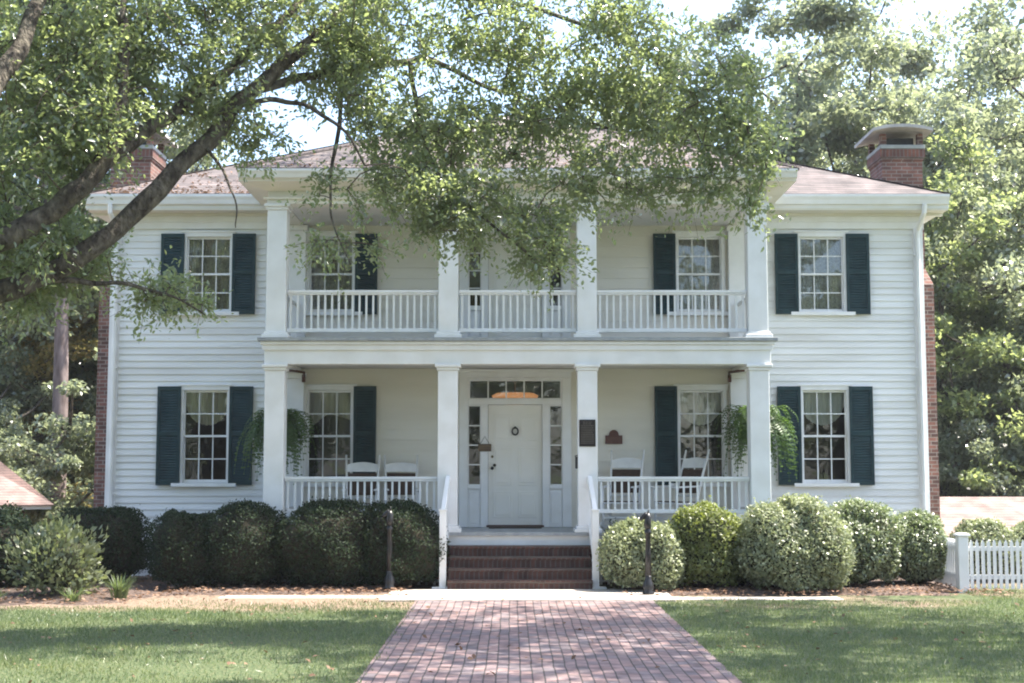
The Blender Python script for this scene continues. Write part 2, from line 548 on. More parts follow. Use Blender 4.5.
# brick path, centred a little right of the door
mb = MB()
px0, px1 = -1.43, 1.88
for y0 in range(-40, -5):
    y1 = y0 + 1 if y0 < -6 else -4.72
    mb.box(px0, px1, y0, y1, -0.05, 0.014) if y0 == -40 else None
mb.v, mb.f = [], []
mb.poly([(px0, -40, .016), (px1, -40, .016), (px1, -4.72, .016), (px0, -4.72, .016)])
mb.poly([(px0, -40, -.05), (px0, -40, .016), (px0, -4.72, .016), (px0, -4.72, -.05)])
mb.poly([(px1, -40, .016), (px1, -40, -.05), (px1, -4.72, -.05), (px1, -4.72, .016)])
tag(mb.build('path', PATHB), 'red brick garden path leading to the porch steps', 'path', kind='structure')

# concrete walk along the front
mb = MB()
mb.box(-4.3, -1.95, -4.20, -3.84, -0.06, 0.010)
mb.box(-1.945, 2.2, -4.715, -3.95, -0.06, 0.03)
mb.box(-1.9, 2.2, -3.945, -3.06, -0.06, 0.034)
mb.box(2.205, 4.6, -4.46, -4.05, -0.06, 0.010)
tag(mb.build('walkway', CONC, bevel=0.008), 'pale concrete walk crossing in front of the steps', 'walkway', kind='structure')

rng = np.random.default_rng(7)
def bed(name, outline, label):
    """mounded mulch sheet over an outline polygon (fan from the middle)"""
    m_ = MB()
    cx = sum(p[0] for p in outline) / len(outline); cy = sum(p[1] for p in outline) / len(outline)
    rings = 6
    n = len(outline)
    for k in range(rings + 1):
        s_ = 1 - k / rings
        for (x, y) in outline:
            wob = 0.05 * math.sin(5 * x + 3 * y)
            m_.v.append((cx + (x - cx) * s_ + wob * s_, cy + (y - cy) * s_ + wob * s_, -0.02 + 0.075 * min(1, 3.0 * (1 - s_)) + 0.012 * math.sin(9 * x + 7 * k)))
    for k in range(rings):
        for i in range(n):
            j = (i + 1) % n
            m_.f.append((k * n + i, k * n + j, (k + 1) * n + j, (k + 1) * n + i))
    return tag(m_.build(name, MULCH, smooth=True), label, 'mulch bed', kind='structure')

def dense(pts, step=0.4):
    out = []
    for i, p in enumerate(pts):
        q = pts[(i + 1) % len(pts)]
        d = math.dist(p, q); k = max(1, int(d / step))
        for t in range(k):
            out.append((p[0] + (q[0] - p[0]) * t / k, p[1] + (q[1] - p[1]) * t / k))
    return out

bed('mulch_bed', dense([(-9.5, -5.7), (-5.6, -5.3), (-5.0, -4.2), (-5.3, -0.3), (-10, -0.2)]), 'brown leafy mulch bed at the left corner of the house')
bed('mulch_bed', dense([(-5.4, -3.9), (-1.35, -3.5), (-1.35, -2.0), (-5.4, -0.2)]), 'brown mulch strip under the dark left hedge bushes')
bed('mulch_bed', dense([(1.35, -3.9), (6.4, -3.9), (7.2, -3.0), (7.0, -0.2), (3.4, -2.0), (1.35, -2.0)]), 'brown mulch strip under the sunlit right bushes')

# ================================================================== HOUSE
house = empty('house', (0, 0, 0), label='white two storey clapboard house with a columned double porch and green shutters', cat='house')
HW = 7.14           # half width
HB = 10.0           # depth
FZ, UZ = 0.84, 3.95 # porch floors
WTOP = 6.42

# ---- openings in the front wall
GH = 0.395
WXS, PXS = {-1: -5.455, 1: 5.385}, {-1: -3.285, 1: 3.225}
op = []
for sx in (-1, 1):
    op += [(WXS[sx] - GH, WXS[sx] + GH, 1.62, 3.22), (WXS[sx] - GH, WXS[sx] + GH, 4.62, 5.94)]
    op += [(PXS[sx] - GH, PXS[sx] + GH, 1.62, 3.22), (PXS[sx] - GH, PXS[sx] + GH, 4.62, 5.94)]
DX = -0.035
op += [(DX - 0.93, DX + 0.93, FZ, 3.44), (DX - 0.93, DX + 0.93, UZ + .02, 6.05)]

def clap(mb, x0, x1, z0, z1, exposure, lip, y=0.0, base=-2.4):
    """lapped boards on the front wall between x0..x1, skipping the openings"""
    k = math.floor((z0 - base) / exposure)
    z = base + k * exposure
    while z < z1 - 1e-6:
        zz = {max(z, z0), min(z + exposure, z1)}
        for o in op:
            if o[1] > x0 and o[0] < x1:
                for q in (o[2], o[3]):
                    if max(z, z0) < q < min(z + exposure, z1): zz.add(q)
        zz = sorted(zz)
        for a, b in zip(zz[:-1], zz[1:]):
            mid = (a + b) / 2
            cuts = sorted([(max(o[0], x0), min(o[1], x1)) for o in op if o[2] < mid < o[3] and o[1] > x0 and o[0] < x1])
            segs = []; c = x0
            for u, w in cuts:
                if u > c: segs.append((c, u))
                c = max(c, w)
            if c < x1: segs.append((c, x1))
            ya = y - lip * (1 - (a - z) / exposure); yb = y - lip * (1 - (b - z) / exposure)
            for u, w in segs:
                mb.poly([(u, ya, a), (w, ya, a), (w, yb, b), (u, yb, b)])
                if abs(a - z) < 1e-6:
                    mb.poly([(u, y, a), (w, y, a), (w, ya, a), (u, ya, a)])
        z += exposure

mb = MB()
clap(mb, -HW, -3.88, -2.2, WTOP, 0.118, 0.021)
clap(mb, 3.88, HW, -2.2, WTOP, 0.118, 0.021)
# side and back walls, lapped too
for sx in (-1, 1):
    z = -2.4
    while z < WTOP:
        z2 = min(z + .118, WTOP)
        mb.poly([(sx * (HW + .024), 0, z), (sx * (HW + .024), HB, z), (sx * HW, HB, z2), (sx * HW, 0, z2)])
        mb.poly([(sx * HW, 0, z), (sx * HW, HB, z), (sx * (HW + .024), HB, z), (sx * (HW + .024), 0, z)])
        z += .118
mb.poly([(-HW, HB, -2.4), (HW, HB, -2.4), (HW, HB, WTOP), (-HW, HB, WTOP)])
mb.build('clapboard_siding', SIDING, house)
mb = MB()
clap(mb, -3.88, 3.88, -2.2, WTOP, 0.19, 0.014)
mb.build('porch_wall_boards', FLUSH, house)

# inside rooms seen through the glass
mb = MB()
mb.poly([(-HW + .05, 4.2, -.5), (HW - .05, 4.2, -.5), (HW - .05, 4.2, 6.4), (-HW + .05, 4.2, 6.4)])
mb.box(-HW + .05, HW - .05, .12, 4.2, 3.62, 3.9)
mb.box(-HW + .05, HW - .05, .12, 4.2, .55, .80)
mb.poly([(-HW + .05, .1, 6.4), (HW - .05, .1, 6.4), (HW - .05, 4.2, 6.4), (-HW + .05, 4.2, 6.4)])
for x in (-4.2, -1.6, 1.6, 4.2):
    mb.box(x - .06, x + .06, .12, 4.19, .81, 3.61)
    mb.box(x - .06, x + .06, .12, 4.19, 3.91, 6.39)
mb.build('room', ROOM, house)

# ---- corner boards, frieze
for sx in (-1, 1):
    x = sx * (HW - .02)
    mb = MB()
    mb.box(min(x - sx * .11, x + sx * .06), max(x - sx * .11, x + sx * .06), -.045, .10, -2.2, 6.36)
    mb.build('corner_board', WHITE, house, bevel=.004)
    mb = MB()
    a, b = sorted((sx * 4.12, sx * (HW + .06)))
    mb.box(a, b, -.05, -.001, 6.08, 6.30)
    mb.box(a, b, -.075, -.051, 6.20, 6.302)
    mb.build('frieze_board', WHITE, house, bevel=.004)

# ---- windows
def window(cx, z0, z1, parent, kind, flip=False):
    """casing (the part) with sill, two six-light sashes, panes and a curtain as sub-parts"""
    x0, x1 = cx - GH, cx + GH
    m_ = MB()
    cw = 0.055
    m_.box(x0 - cw, x0 + .012, -.045, .09, z0 - .02, z1)
    m_.box(x1 - .012, x1 + cw, -.045, .09, z0 - .02, z1)
    m_.box(x0 - cw - .02, x1 + cw + .02, -.052, .088, z1, z1 + .10)
    m_.box(x0 - cw - .035, x1 + cw + .035, -.07, -.053, z1 + .075, z1 + .105)
    w = m_.build('window', WHITE, parent, bevel=.004)
    m_ = MB()
    m_.box(x0 - .17, x1 + .17, -.10, .10, z0 - .085, z0 - .022)
    m_.build('sill', WHITE, w, bevel=.005)
    zm = (z0 + z1) / 2
    for k, (a, b, y) in enumerate(((zm - .02, z1 - .002, .03), (z0 - .02, zm + .02, .062))):
        m_ = MB()
        s_ = 0.034
        m_.box(x0 + .013, x0 + s_, y - .016, y + .016, a, b)
        m_.box(x1 - s_, x1 - .013, y - .016, y + .016, a, b)
        m_.box(x0 + s_, x1 - s_, y - .0165, y + .0165, b - .036, b)
        m_.box(x0 + s_, x1 - s_, y - .0165, y + .0165, a, a + (.036 if k == 0 else .06))
        wi = (x1 - x0 - 2 * s_) / 3
        for i in (1, 2):
            xx = x0 + s_ + wi * i
            m_.box(xx - .0095, xx + .0095, y - .012, y + .012, a + .03, b - .03)
        m_.box(x0 + s_, x1 - s_, y - .0115, y + .0115, (a + b) / 2 - .0095, (a + b) / 2 + .0095)
        m_.build('sash', WHITE, w)
        m_ = MB()
        tl = random.uniform(-.006, .006)
        m_.poly([(x0 + .02, y + .002 + tl, a + .01), (x1 - .02, y + .002 - tl, a + .01), (x1 - .02, y + .004, b - .01), (x0 + .02, y + .004, b - .01)])
        m_.build('pane', GLASS, w)
    # curtain
    m_ = MB()
    N = 60
    if kind == 'valance':
        for i in range(N + 1):
            u = i / N
            x = x0 + (x1 - x0) * u
            d = 0.16 + 0.46 * math.sqrt(max(0, 1 - ((u - .5) / .5) ** 2)) + .012 * abs(math.sin(u * 30))
            for t in (0, .25, .5, .75, 1):
                m_.v.append((x, .15 + .016 * math.sin(u * 40 + t) + .008 * math.sin(u * 93), z1 + .02 - d * t))
        for i in range(N):
            for t in range(4):
                a = i * 5 + t
                m_.f.append((a, a + 5, a + 6, a + 1))
        m_.build('valance', VAL, w, smooth=True)
    elif kind == 'swag':
        for i in range(N + 1):
            u = i / N
            x = x0 + (x1 - x0) * u
            uu = u if not flip else 1 - u
            d = 0.30 + 0.9 * max(0, uu - .55) ** 1.0 + .25 * (1 - uu)
            for t in (0, .25, .5, .75, 1):
                m_.v.append((x, .15 + .02 * math.sin(u * 34 + t), z1 + .02 - d * t))
        for i in range(N):
            for t in range(4):
                a = i * 5 + t
                m_.f.append((a, a + 5, a + 6, a + 1))
        m_.build('valance', VAL, w, smooth=True)
    else:
        for i in range(N + 1):
            u = i / N
            x = x0 + (x1 - x0) * u
            for t in range(6):
                m_.v.append((x, .15 + .022 * math.sin(u * 44 + .25 * t) + .01 * math.sin(u * 17), z1 + .02 - (z1 - z0) * t / 5))
        for i in range(N):
            for t in range(5):
                a = i * 6 + t
                m_.f.append((a, a + 6, a + 7, a + 1))
        m_.build('curtain', LACE, w, smooth=True)
    return w

random.seed(3)
for sx in (-1, 1):
    window(WXS[sx], 1.62, 3.22, house, 'valance')
    window(WXS[sx], 4.62, 5.94, house, 'lace')
    window(PXS[sx], 1.62, 3.22, house, 'valance' if sx > 0 else 'swag', sx < 0)
    window(PXS[sx], 4.62, 5.94, house, 'lace')

# ---- shutters, two louvred panels each
def shutter(xa, xb, z0, z1):
    m_ = MB()
    y0, y1 = -.085, -.05
    st = .05
    zm = z0 + (z1 - z0) * .52
    m_.box(xa, xa + st, y0, y1, z0, z1); m_.box(xb - st, xb, y0, y1, z0, z1)
    for a, b in ((z0, z0 + .08), (zm - .035, zm + .035), (z1 - .07, z1)):
        m_.box(xa + st, xb - st, y0 + .002, y1, a, b)
    for a, b in ((z0 + .08, zm - .035), (zm + .035, z1 - .07)):
        n = int((b - a) / .045)
        h = (b - a) / n
        for i in range(n):
            z = a + i * h
            m_.poly([(xa + st, y0 + .008, z), (xb - st, y0 + .008, z), (xb - st, y1 - .004, z + h * 1.15), (xa + st, y1 - .004, z + h * 1.15)])
            m_.poly([(xa + st, y0 + .008, z), (xa + st, y0 + .016, z - .006), (xb - st, y0 + .016, z - .006), (xb - st, y0 + .008, z)])
    return m_.build('shutter', SHUT, house)

for sx in (-1, 1):
    for zz in ((1.565, 3.285), (4.555, 5.99)):
        c = WXS[sx]
        for (a, b) in ((c - .835, c - .425), (c + .425, c + .835)):
            o = shutter(a, b, *zz)
        a, b = sorted((PXS[sx] - sx * .425, PXS[sx] - sx * .82))
        shutter(a, b, *zz)

# ---- front entrance, lower and upper
def entrance(zf, ztop, lower):
    m_ = MB()
    x = DX
    dz = zf + 2.13 if lower else ztop - .04
    # pilaster boards, mullion posts and head of the surround
    for (a, b) in ((-.98, -.825), (-.60, -.475), (.475, .60), (.825, .98)):
        m_.box(x + a, x + b, -.05, .08, zf, dz - .031 if lower and abs(a + b) < 1.3 else ztop)
    m_.box(x - .985, x + .985, -.056, .082, ztop, ztop + .14)
    m_.box(x - 1.03, x + 1.03, -.085, -.057, ztop + .10, ztop + .15)
    if lower:
        m_.box(x - .823, x + .823, -.04, .079, dz, dz + .10)
        m_.box(x - .823, x + .823, -.042, .078, ztop - .045, ztop - .001)
    else:
        m_.box(x - .473, x + .473, -.04, .079, dz, ztop)
    for s_ in (-1, 1):   # panel under each sidelight
        a, b = sorted((x + s_ * .602, x + s_ * .823))
        m_.box(a, b, -.02, .05, zf, zf + .66)
        m_.box(a, b, -.055, .052, zf + .66, zf + .74)
        m_.box(a + .03, b - .03, -.03, -.021, zf + .06, zf + .6)
        if lower:
            m_.box(a, b, -.03, .05, dz - .03, dz - .0005)
            c_, d_ = sorted((x + s_ * .475, x + s_ * .60)); m_.box(c_, d_, -.05, .08, dz - .0305, dz - .0005)
        else:
            m_.box(a, b, -.03, .05, ztop - .08, ztop - .0005)
    e = m_.build('door_surround', WHITE, house, bevel=.004)
    # sidelights
    for s_ in (-1, 1):
        a, b = sorted((x + s_ * .602, x + s_ * .823))
        z0, z1 = zf + .74, (dz - .03 if lower else ztop - .08)
        m_ = MB()
        m_.box(a, a + .014, -.015, .03, z0, z1); m_.box(b - .014, b, -.015, .03, z0, z1)
        n = 4
        for i in range(1, n):
            z = z0 + (z1 - z0) * i / n
            m_.box(a + .014, b - .014, -.014, .029, z - .010, z + .010)
        m_.build('sidelight', WHITE, e)
        m_ = MB()
        m_.poly([(a + .01, .012, z0), (b - .01, .013, z0), (b - .01, .013, z1), (a + .01, .012, z1)])
        m_.build('pane', GLASS, e)
    if lower:
        z0, z1 = dz + .10, ztop - .045
        m_ = MB()
        m_.box(x - .823, x - .79, -.015, .03, z0, z1); m_.box(x + .79, x + .823, -.015, .03, z0, z1)
        for i in range(1, 5):
            xx = x - .79 + 1.58 * i / 5
            m_.box(xx - .011, xx + .011, -.014, .029, z0, z1)
        m_.box(x - .79, x + .79, -.0145, .0295, z0, z0 + .014); m_.box(x - .79, x + .79, -.0145, .0295, z1 - .014, z1)
        m_.build('transom', WHITE, e)
        m_ = MB()
        m_.poly([(x - .80, .012, z0), (x + .80, .012, z0), (x + .80, .012, z1), (x - .80, .012, z1)])
        m_.build('pane', GLASS, e)
    # door leaf with six raised panels
    m_ = MB()
    xa, xb = x - .47, x + .47
    m_.box(xa, xb, .012, .055, zf + .035, dz - .005)
    for u in (-1, 1):
        pa, pb = sorted((x + u * .055, x + u * .385))
        for (z0, z1) in ((.16, .62), (.72, 1.0 if False else 1.38), (1.50, 1.95)):
            if zf + z1 > dz - .08: continue
            # sunk moulding ring and raised field
            m_.box(pa, pb, .004, .0115, zf + z0, zf + z1)
            m_.box(pa + .045, pb - .045, -.004, .0035, zf + z0 + .045, zf + z1 - .045)
    d = m_.build('front_door' if lower else 'balcony_door', DOORW, house, bevel=.003)
    m_ = MB()
    m_.box(x - .50, x + .50, -.09, .06, zf + .001, zf + .034)
    m_.build('threshold', RUST if lower else WHITE, d)
    if lower:
        m_ = MB()
        for (kx, kz, r_) in ((-.40, 1.02, .030),):
            prof = [(0.001, 0), (r_ * .6, .002), (r_ * .5, .02), (r_, .035), (r_ * .9, .055), (0.001, .065)]
            m_.tube([(x + kx, .012 - q, zf + kz) for _, q in prof], [max(.001, t) for t, _ in prof], 10)
        m_.build('door_knob', BLACK, d, smooth=True)
        m_ = MB(); m_.tube([(x - .36, .012, zf + 1.07), (x - .36, -.02, zf + 1.07)], .028, 10); m_.build('lock_plate', BLACK, d)
        m_ = MB(); m_.tube([(x - .40, .012, zf + 1.22), (x - .40, -.005, zf + 1.22)], .024, 10); m_.build('lock_plate', BRASS, d)
        m_ = MB()   # ring knocker
        ring = [(x + .0 + .052 * math.cos(a), -.03, zf + 1.66 + .06 * math.sin(a)) for a in [2 * math.pi * i / 20 for i in range(21)]]
        m_.tube(ring, .014, 6)
        m_.tube([(x, .012, zf + 1.725), (x, -.045, zf + 1.725)], .022, 8)
        m_.build('door_knocker', BLACK, d, smooth=True)
    return e

entrance(FZ, 3.44, True)
entrance(UZ + .02, 6.05, False)

# hall lamp glowing behind the transom
lm, n_, l_, p_ = new_mat('warm_lamp_glass')
p_.inputs['Base Color'].default_value = (.8, .5, .2, 1)
p_.inputs['Emission Color'].default_value = (1, .40, .14, 1)
p_.inputs['Emission Strength'].default_value = .13
hl = empty('hall_lamp', (DX + .0, .60, 3.12), label='lit hall lamp glowing orange behind the transom over the front door', cat='lamp')
m_ = MB(); m_.lathe([(.02, .09), (.34, .08), (.42, .04), (.38, -.05), (.2, -.12), (.03, -.14)], (0, 0, 0), 24); m_.build('lamp_shade', lm, hl, smooth=True)
m_ = MB(); m_.lathe([(.012, .09), (.012, .42), (.05, .42)], (0, 0, 0), 10); m_.lathe([(.03, -.12), (.02, -.15), (.004, -.17)], (0, 0, 0), 10); m_.build('lamp_rod', BRASS, hl, smooth=True)

# ---- porch: floors, beams, columns
PY = -1.94          # column line
CW = 0.157          # half width
m_ = MB()
m_.box(-4.14, 4.14, -2.17, -.03, .79, .84)
m_.build('porch_floor', PORCHFLOOR, house)
m_ = MB()
m_.box(-4.10, 4.10, -2.12, -2.07, .64, .789)
for sx in (-1, 1):
    a, b = sorted((sx * 4.10, sx * 4.05)); m_.box(a, b, -2.065, -.03, .64, .789)
m_.build('porch_skirt', WHITE, house, bevel=.004)
for sx in (-1, 1):  # lattice below the porch floor
    m_ = MB()
    for i in range(24):
        x = sx * (1.20 + i * .121)
        m_.box(x - .02, x + .02, -2.10, -2.085, .02, .64)
    a, b = sorted((sx * 1.17, sx * 4.06))
    for z in (.08, .24, .40, .56):
        m_.box(a, b, -2.0855, -2.07, z - .02, z + .02)
    m_.build('porch_lattice', WHITE, house)
m_ = MB()
for x in (-3.9, -1.13, 1.13, 3.9):
    m_.box(x - .18, x + .18, -2.06, -1.72, -.1, .638)
m_.box(-4.0, 4.0, -1.6, -1.5, -.1, .638)
m_.build('porch_pier', BRICK, house)
m_ = MB()           # first-floor beam with its mouldings, upper floor and edge
m_.box(-4.07, 4.07, -2.10, -1.80, 3.52, 3.83)
for sx in (-1, 1):
    a, b = sorted((sx * 4.07, sx * 3.77)); m_.box(a, b, -1.798, -.03, 3.52, 3.83)
m_.box(-4.10, 4.10, -2.13, -2.102, 3.745, 3.83)
m_.box(-4.13, 4.13, -2.16, -.028, 3.831, 3.885)
m_.build('porch_beam', WHITE, house, bevel=.006)
m_ = MB()
m_.box(-4.17, 4.17, -2.20, -.026, 3.888, 3.945)
m_.build('balcony_floor', PORCHFLOOR, house, bevel=.004)
m_ = MB()
m_.box(-3.765, 3.765, -1.795, -.03, 3.60, 3.63)
m_.build('porch_ceiling', CEIL, house)
m_ = MB()
m_.box(-3.765, 3.765, -1.795, -.03, 6.14, 6.17)
m_.build('balcony_ceiling', CEIL, house)

def column(x, z0, z1):
    m_ = MB()
    c = CW
    m_.box(x - c - .06, x + c + .06, PY - c - .06, PY + c + .06, z0, z0 + .055)
    m_.box(x - c - .03, x + c + .03, PY - c - .03, PY + c + .03, z0 + .056, z0 + .10)
    m_.prism([(x - c, PY - c, z0 + .101), (x + c, PY - c, z0 + .101), (x + c, PY + c, z0 + .101), (x - c, PY + c, z0 + .101)], (0, 0, z1 - z0 - .20))
    m_.box(x - c - .022, x + c + .022, PY - c - .022, PY + c + .022, z1 - .098, z1 - .05)
    m_.box(x - c - .05, x + c + .05, PY - c - .05, PY + c + .05, z1 - .049, z1 - .001)
    return m_.build('column', WHITE, house, bevel=.006)

for x in (-3.9, -1.12, 1.12, 3.88):
    column(x, .841, 3.52)
    column(x, 3.946, 6.13)

for sx in (-1, 1):
    for z0, z1 in ((.841, 3.52), (3.946, 6.13)):
        m_ = MB()
        a, b = sorted((sx * 3.72, sx * 4.05))
        m_.box(a, b, -.16, -.029, z0, z1 - .10)
        m_.box(a - .03, b + .03, -.19, -.027, z1 - .099, z1 - .002)
        m_.box(a - .04, b + .04, -.20, -.025, z0, z0 + .10)
        m_.build('pilaster', WHITE, house, bevel=.005)

# upper entablature, frieze and cornice
m_ = MB()
m_.box(-4.07, 4.07, -2.10, -1.80, 6.13, 6.23)
m_.box(-4.055, 4.055, -2.08, -1.80, 6.231, 6.45)
for sx in (-1, 1):
    a, b = sorted((sx * 4.07, sx * 3.77)); m_.box(a, b, -1.798, -.03, 6.13, 6.45)
m_.box(-4.12, 4.12, -2.15, -2.103, 6.20, 6.235)
m_.build('porch_entablature', SOFFIT, house, bevel=.005)

def gutter(x0, x1, y, z0, z1, name='gutter'):
    """ogee front profile run along x"""
    prof = [(0, z1), (.0, z0 + (z1 - z0) * .75), (.03, z0 + (z1 - z0) * .45), (.05, z0 + .01), (.10, z0), (.12, z0), (.12, z1 - .02), (.03, z1 - .02)]
    m_ = MB()
    m_.prism([(x0, y + p[0], p[1]) for p in prof], (x1 - x0, 0, 0))
    return m_.build(name, WHITE, house)

EZ = 6.60           # eave edge height
# wing eaves: soffit, fascia/gutter
for sx in (-1, 1):
    a, b = sorted((sx * 4.30, sx * 7.52))
    m_ = MB(); m_.box(a, b, -.44, -.03, 6.345, 6.375)
    a2, b2 = sorted((sx * 7.12, sx * 7.50)); m_.box(a2, b2, -.028, HB, 6.345, 6.375)
    m_.box(a, b, -.14, -.03, 6.301, 6.343)
    m_.build('eave_soffit', SOFFIT, house)
    gutter(a, b, -.56, 6.43, EZ + .005)
    m_ = MB(); m_.box(a, b, -.445, -.42, 6.376, EZ - .01)
    a2, b2 = sorted((sx * 7.49, sx * 7.53)); m_.box(a2, b2, -.44, HB, 6.376, EZ - .01)
    m_.build('fascia', WHITE, house)
# porch eave: sloped soffit returning to the frieze
PE = 4.44
m_ = MB()
m_.poly([(-PE, -2.44, 6.43), (PE, -2.44, 6.43), (4.055, -2.085, 6.34), (-4.055, -2.085, 6.34)])
for sx in (-1, 1):
    m_.poly([(sx * PE, -2.44, 6.43), (sx * PE, -.3, 6.43), (sx * 4.055, -.3, 6.34), (sx * 4.055, -2.085, 6.34)])
m_.box(-PE, PE, -2.46, -2.44, 6.43, EZ)
for sx in (-1, 1):
    a, b = sorted((sx * PE, sx * (PE + .02))); m_.box(a, b, -2.46, -.3, 6.43, EZ)
m_.build('porch_cornice', SOFFIT, house)
gutter(-PE - .02, PE + .02, -2.575, 6.47, EZ + .01)

# roofs
def roof_mesh(x0, x1, y0, y1, z, t, ridge_back=None):
    m_ = MB()
    th = .03
    hw = (x1 - x0) / 2; cx = (x0 + x1) / 2
    if ridge_back is None:
        hd = (y1 - y0) / 2
        r0, r1 = (x0 + hd, y0 + hd, z + hd * t), (x1 - hd, y0 + hd, z + hd * t)
        a, b, c, d = (x0, y0, z), (x1, y0, z), (x1, y1, z), (x0, y1, z)
        m_.poly([a, b, r1, r0]); m_.poly([b, c, r1]); m_.poly([c, d, r0, r1]); m_.poly([d, a, r0])
    else:
        r0 = (cx, y0 + hw, z + hw * t); r1 = (cx, ridge_back, z + hw * t)
        a, b = (x0, y0, z), (x1, y0, z)
        m_.poly([a, b, r0]); m_.poly([b, (x1, ridge_back, z), r1, r0]); m_.poly([(x0, ridge_back, z), a, r0, r1])
        c, d = (x1, ridge_back, z), (x0, ridge_back, z)
    # thin shingle edge
    for p, q in ((a, b), (b, c), (c, d), (d, a)):
        m_.poly([(p[0], p[1], p[2] - th), (q[0], q[1], q[2] - th), q, p])
    return m_
T = 0.46
mr_ = roof_mesh(-7.56, 7.56, -.50, 10.5, EZ + .02, T).build('main_roof', SHINGLE, house)
# ridge caps on the hips
m_ = MB()
hd = 5.5
for sx in (-1, 1):
    for yy, s2 in ((-.50, 1), (10.5, -1)):
        m_.bar((sx * 7.56, yy, EZ + .026), (sx * (7.56 - hd), yy + s2 * hd, EZ + .03 + hd * T), .13, .008)
m_.bar((-7.56 + hd, 5.0, EZ + .03 + hd * T), (7.56 - hd, 5.0, EZ + .03 + hd * T), .13, .008)
m_.build('ridge_cap', SHINGLE, house)
roof_mesh(-4.50, 4.50, -2.52, 4.0, EZ + .035, T, 3.6).build('porch_roof', SHINGLE, house)
m_ = MB()
for sx in (-1, 1):
    m_.bar((sx * 4.50, -2.52, EZ + .05), (0, 1.98, EZ + .05 + 4.5 * T), .13, .008)
m_.build('ridge_cap', SHINGLE, house)

# downspouts at both corners
for sx in (-1, 1):
    m_ = MB()
    x = sx * 7.07
    m_.tube([(x + sx * .02, -.50, 6.44), (x + sx * .02, -.48, 6.30), (x, -.14, 6.05), (x, -.095, 5.9), (x, -.095, .25), (x - sx * .02, -.25, .12)], .042, 10)
    for z in (5.6, 3.6, 1.4):
        m_.box(x - .06, x + .06, -.105, -.04, z, z + .03)
    m_.build('downspout', WHITE, house, smooth=False)

# chimneys: exterior stacks with a corbelled crown, grey band and arched cap on piers
for sx in (-1, 1):
    x0, x1 = sorted((sx * 7.30, sx * 8.10))
    y0, y1 = 2.9, 3.85
    m_ = MB()
    m_.box(*sorted((sx * 7.165, sx * 8.18)), y0 - .25, y1 + .25, -2.3, 5.45)
    # shoulders
    b = len(m_.v)
    e0, e1 = sorted((sx * 7.165, sx * 8.18))
    lo = [(e0, y0 - .25, 5.45), (e1, y0 - .25, 5.45), (e1, y1 + .25, 5.45), (e0, y1 + .25, 5.45)]
    f0, f1 = (sorted((sx * 7.165, sx * 8.10)))
    hi = [(f0, y0, 5.8), (f1, y0, 5.8), (f1, y1, 5.8), (f0, y1, 5.8)]
    m_.v += lo + hi
    for i in range(4):
        j = (i + 1) % 4
        m_.f.append((b + i, b + j, b + 4 + j, b + 4 + i))
    m_.box(f0, f1, y0, y1, 5.8, 6.3)
    m_.box(x0, x1, y0, y1, 6.3, 7.98)
    m_.box(x0 - .02, x1 + .02, y0 - .02, y1 + .02, 7.981, 8.03)
    ch = m_.build('chimney', BRICK, house)
    m_ = MB(); m_.box(x0 - .045, x1 + .045, y0 - .045, y1 + .045, 8.031, 8.20); m_.build('soldier_course', SOLD, ch)
    m_ = MB(); m_.box(x0 + .12, x1 - .12, y0 + .16, y1 - .16, 8.291, 8.47); m_.build('opening_shade_block', BLACK, ch)  # black block paints the shade in the opening under the cap
    m_ = MB(); m_.box(x0 - .05, x1 + .05, y0 - .05, y1 + .05, 8.21, 8.29); m_.build('crown_band', LEAD, ch, bevel=.01)
    m_ = MB()
    for (a, b_) in ((x0 - .02, x0 + .09), (x1 - .09, x1 + .02)):
        for (c, d) in ((y0 - .02, y0 + .10), (y1 - .10, y1 + .02)):
            q = MB(); q.box(a, b_, c, d, 8.291, 8.52)
            q.build('cap_pier', BRICK, ch)
    m_ = MB()
    N = 14
    xa, xb = x0 - .24, x1 + .15
    if sx < 0: xa, xb = x0 - .15, x1 + .24
    for i in range(N + 1):
        u = i / N
        x = xa + (xb - xa) * u
        z = 8.53 + .085 * (1 - abs(2 * u - 1) ** 2.4)
        m_.v += [(x, y0 - .28, z - .02), (x, y1 + .28, z - .02), (x, y0 - .28, z + .045), (x, y1 + .28, z + .045)]
    for i in range(N):
        a = i * 4
        m_.f += [(a, a + 1, a + 5, a + 4), (a + 2, a + 6, a + 7, a + 3), (a, a + 4, a + 6, a + 2), (a + 1, a + 3, a + 7, a + 5)]
    m_.f += [(0, 2, 3, 1), (4 * N, 4 * N + 1, 4 * N + 3, 4 * N + 2)]
    m_.build('chimney_cap', METALCAP, ch)

# ---- railings
bal = MB(); bal.box(-.016, .016, -.016, .016, 0, 1)
def railing(x0, x1, zb, zt, y=PY):
    """a rail between two columns: rails on the part, each baluster a sub-part"""
    m_ = MB()
    m_.box(x0, x1, y - .045, y + .045, zt - .045, zt)
    m_.box(x0, x1, y - .032, y + .032, zt - .075, zt - .046)
    m_.box(x0, x1, y - .030, y + .030, zb, zb + .06)
    r_ = m_.build('railing', WHITE, house, bevel=.004)
    n = round((x1 - x0) / .113)
    first = None
    for i in range(n):
        x = x0 + (x1 - x0) * (i + .5) / n
        if first is None:
            q = MB(); q.box(-.0155, .0155, -.0155, .0155, 0, zt - zb - .137)
            o = q.build('baluster', WHITE, r_)
            first = o
        else:
            o = first.copy(); col.objects.link(o); o.parent = r_
        o.location = (x, y, zb + .061)
for (a, b) in ((-3.735, -1.285), (-.955, .955), (1.285, 3.715)):
    railing(a, b, 4.05, 4.735)
railing(-3.735, -1.285, 1.14, 1.72)
railing(1.285, 3.715, 1.14, 1.72)
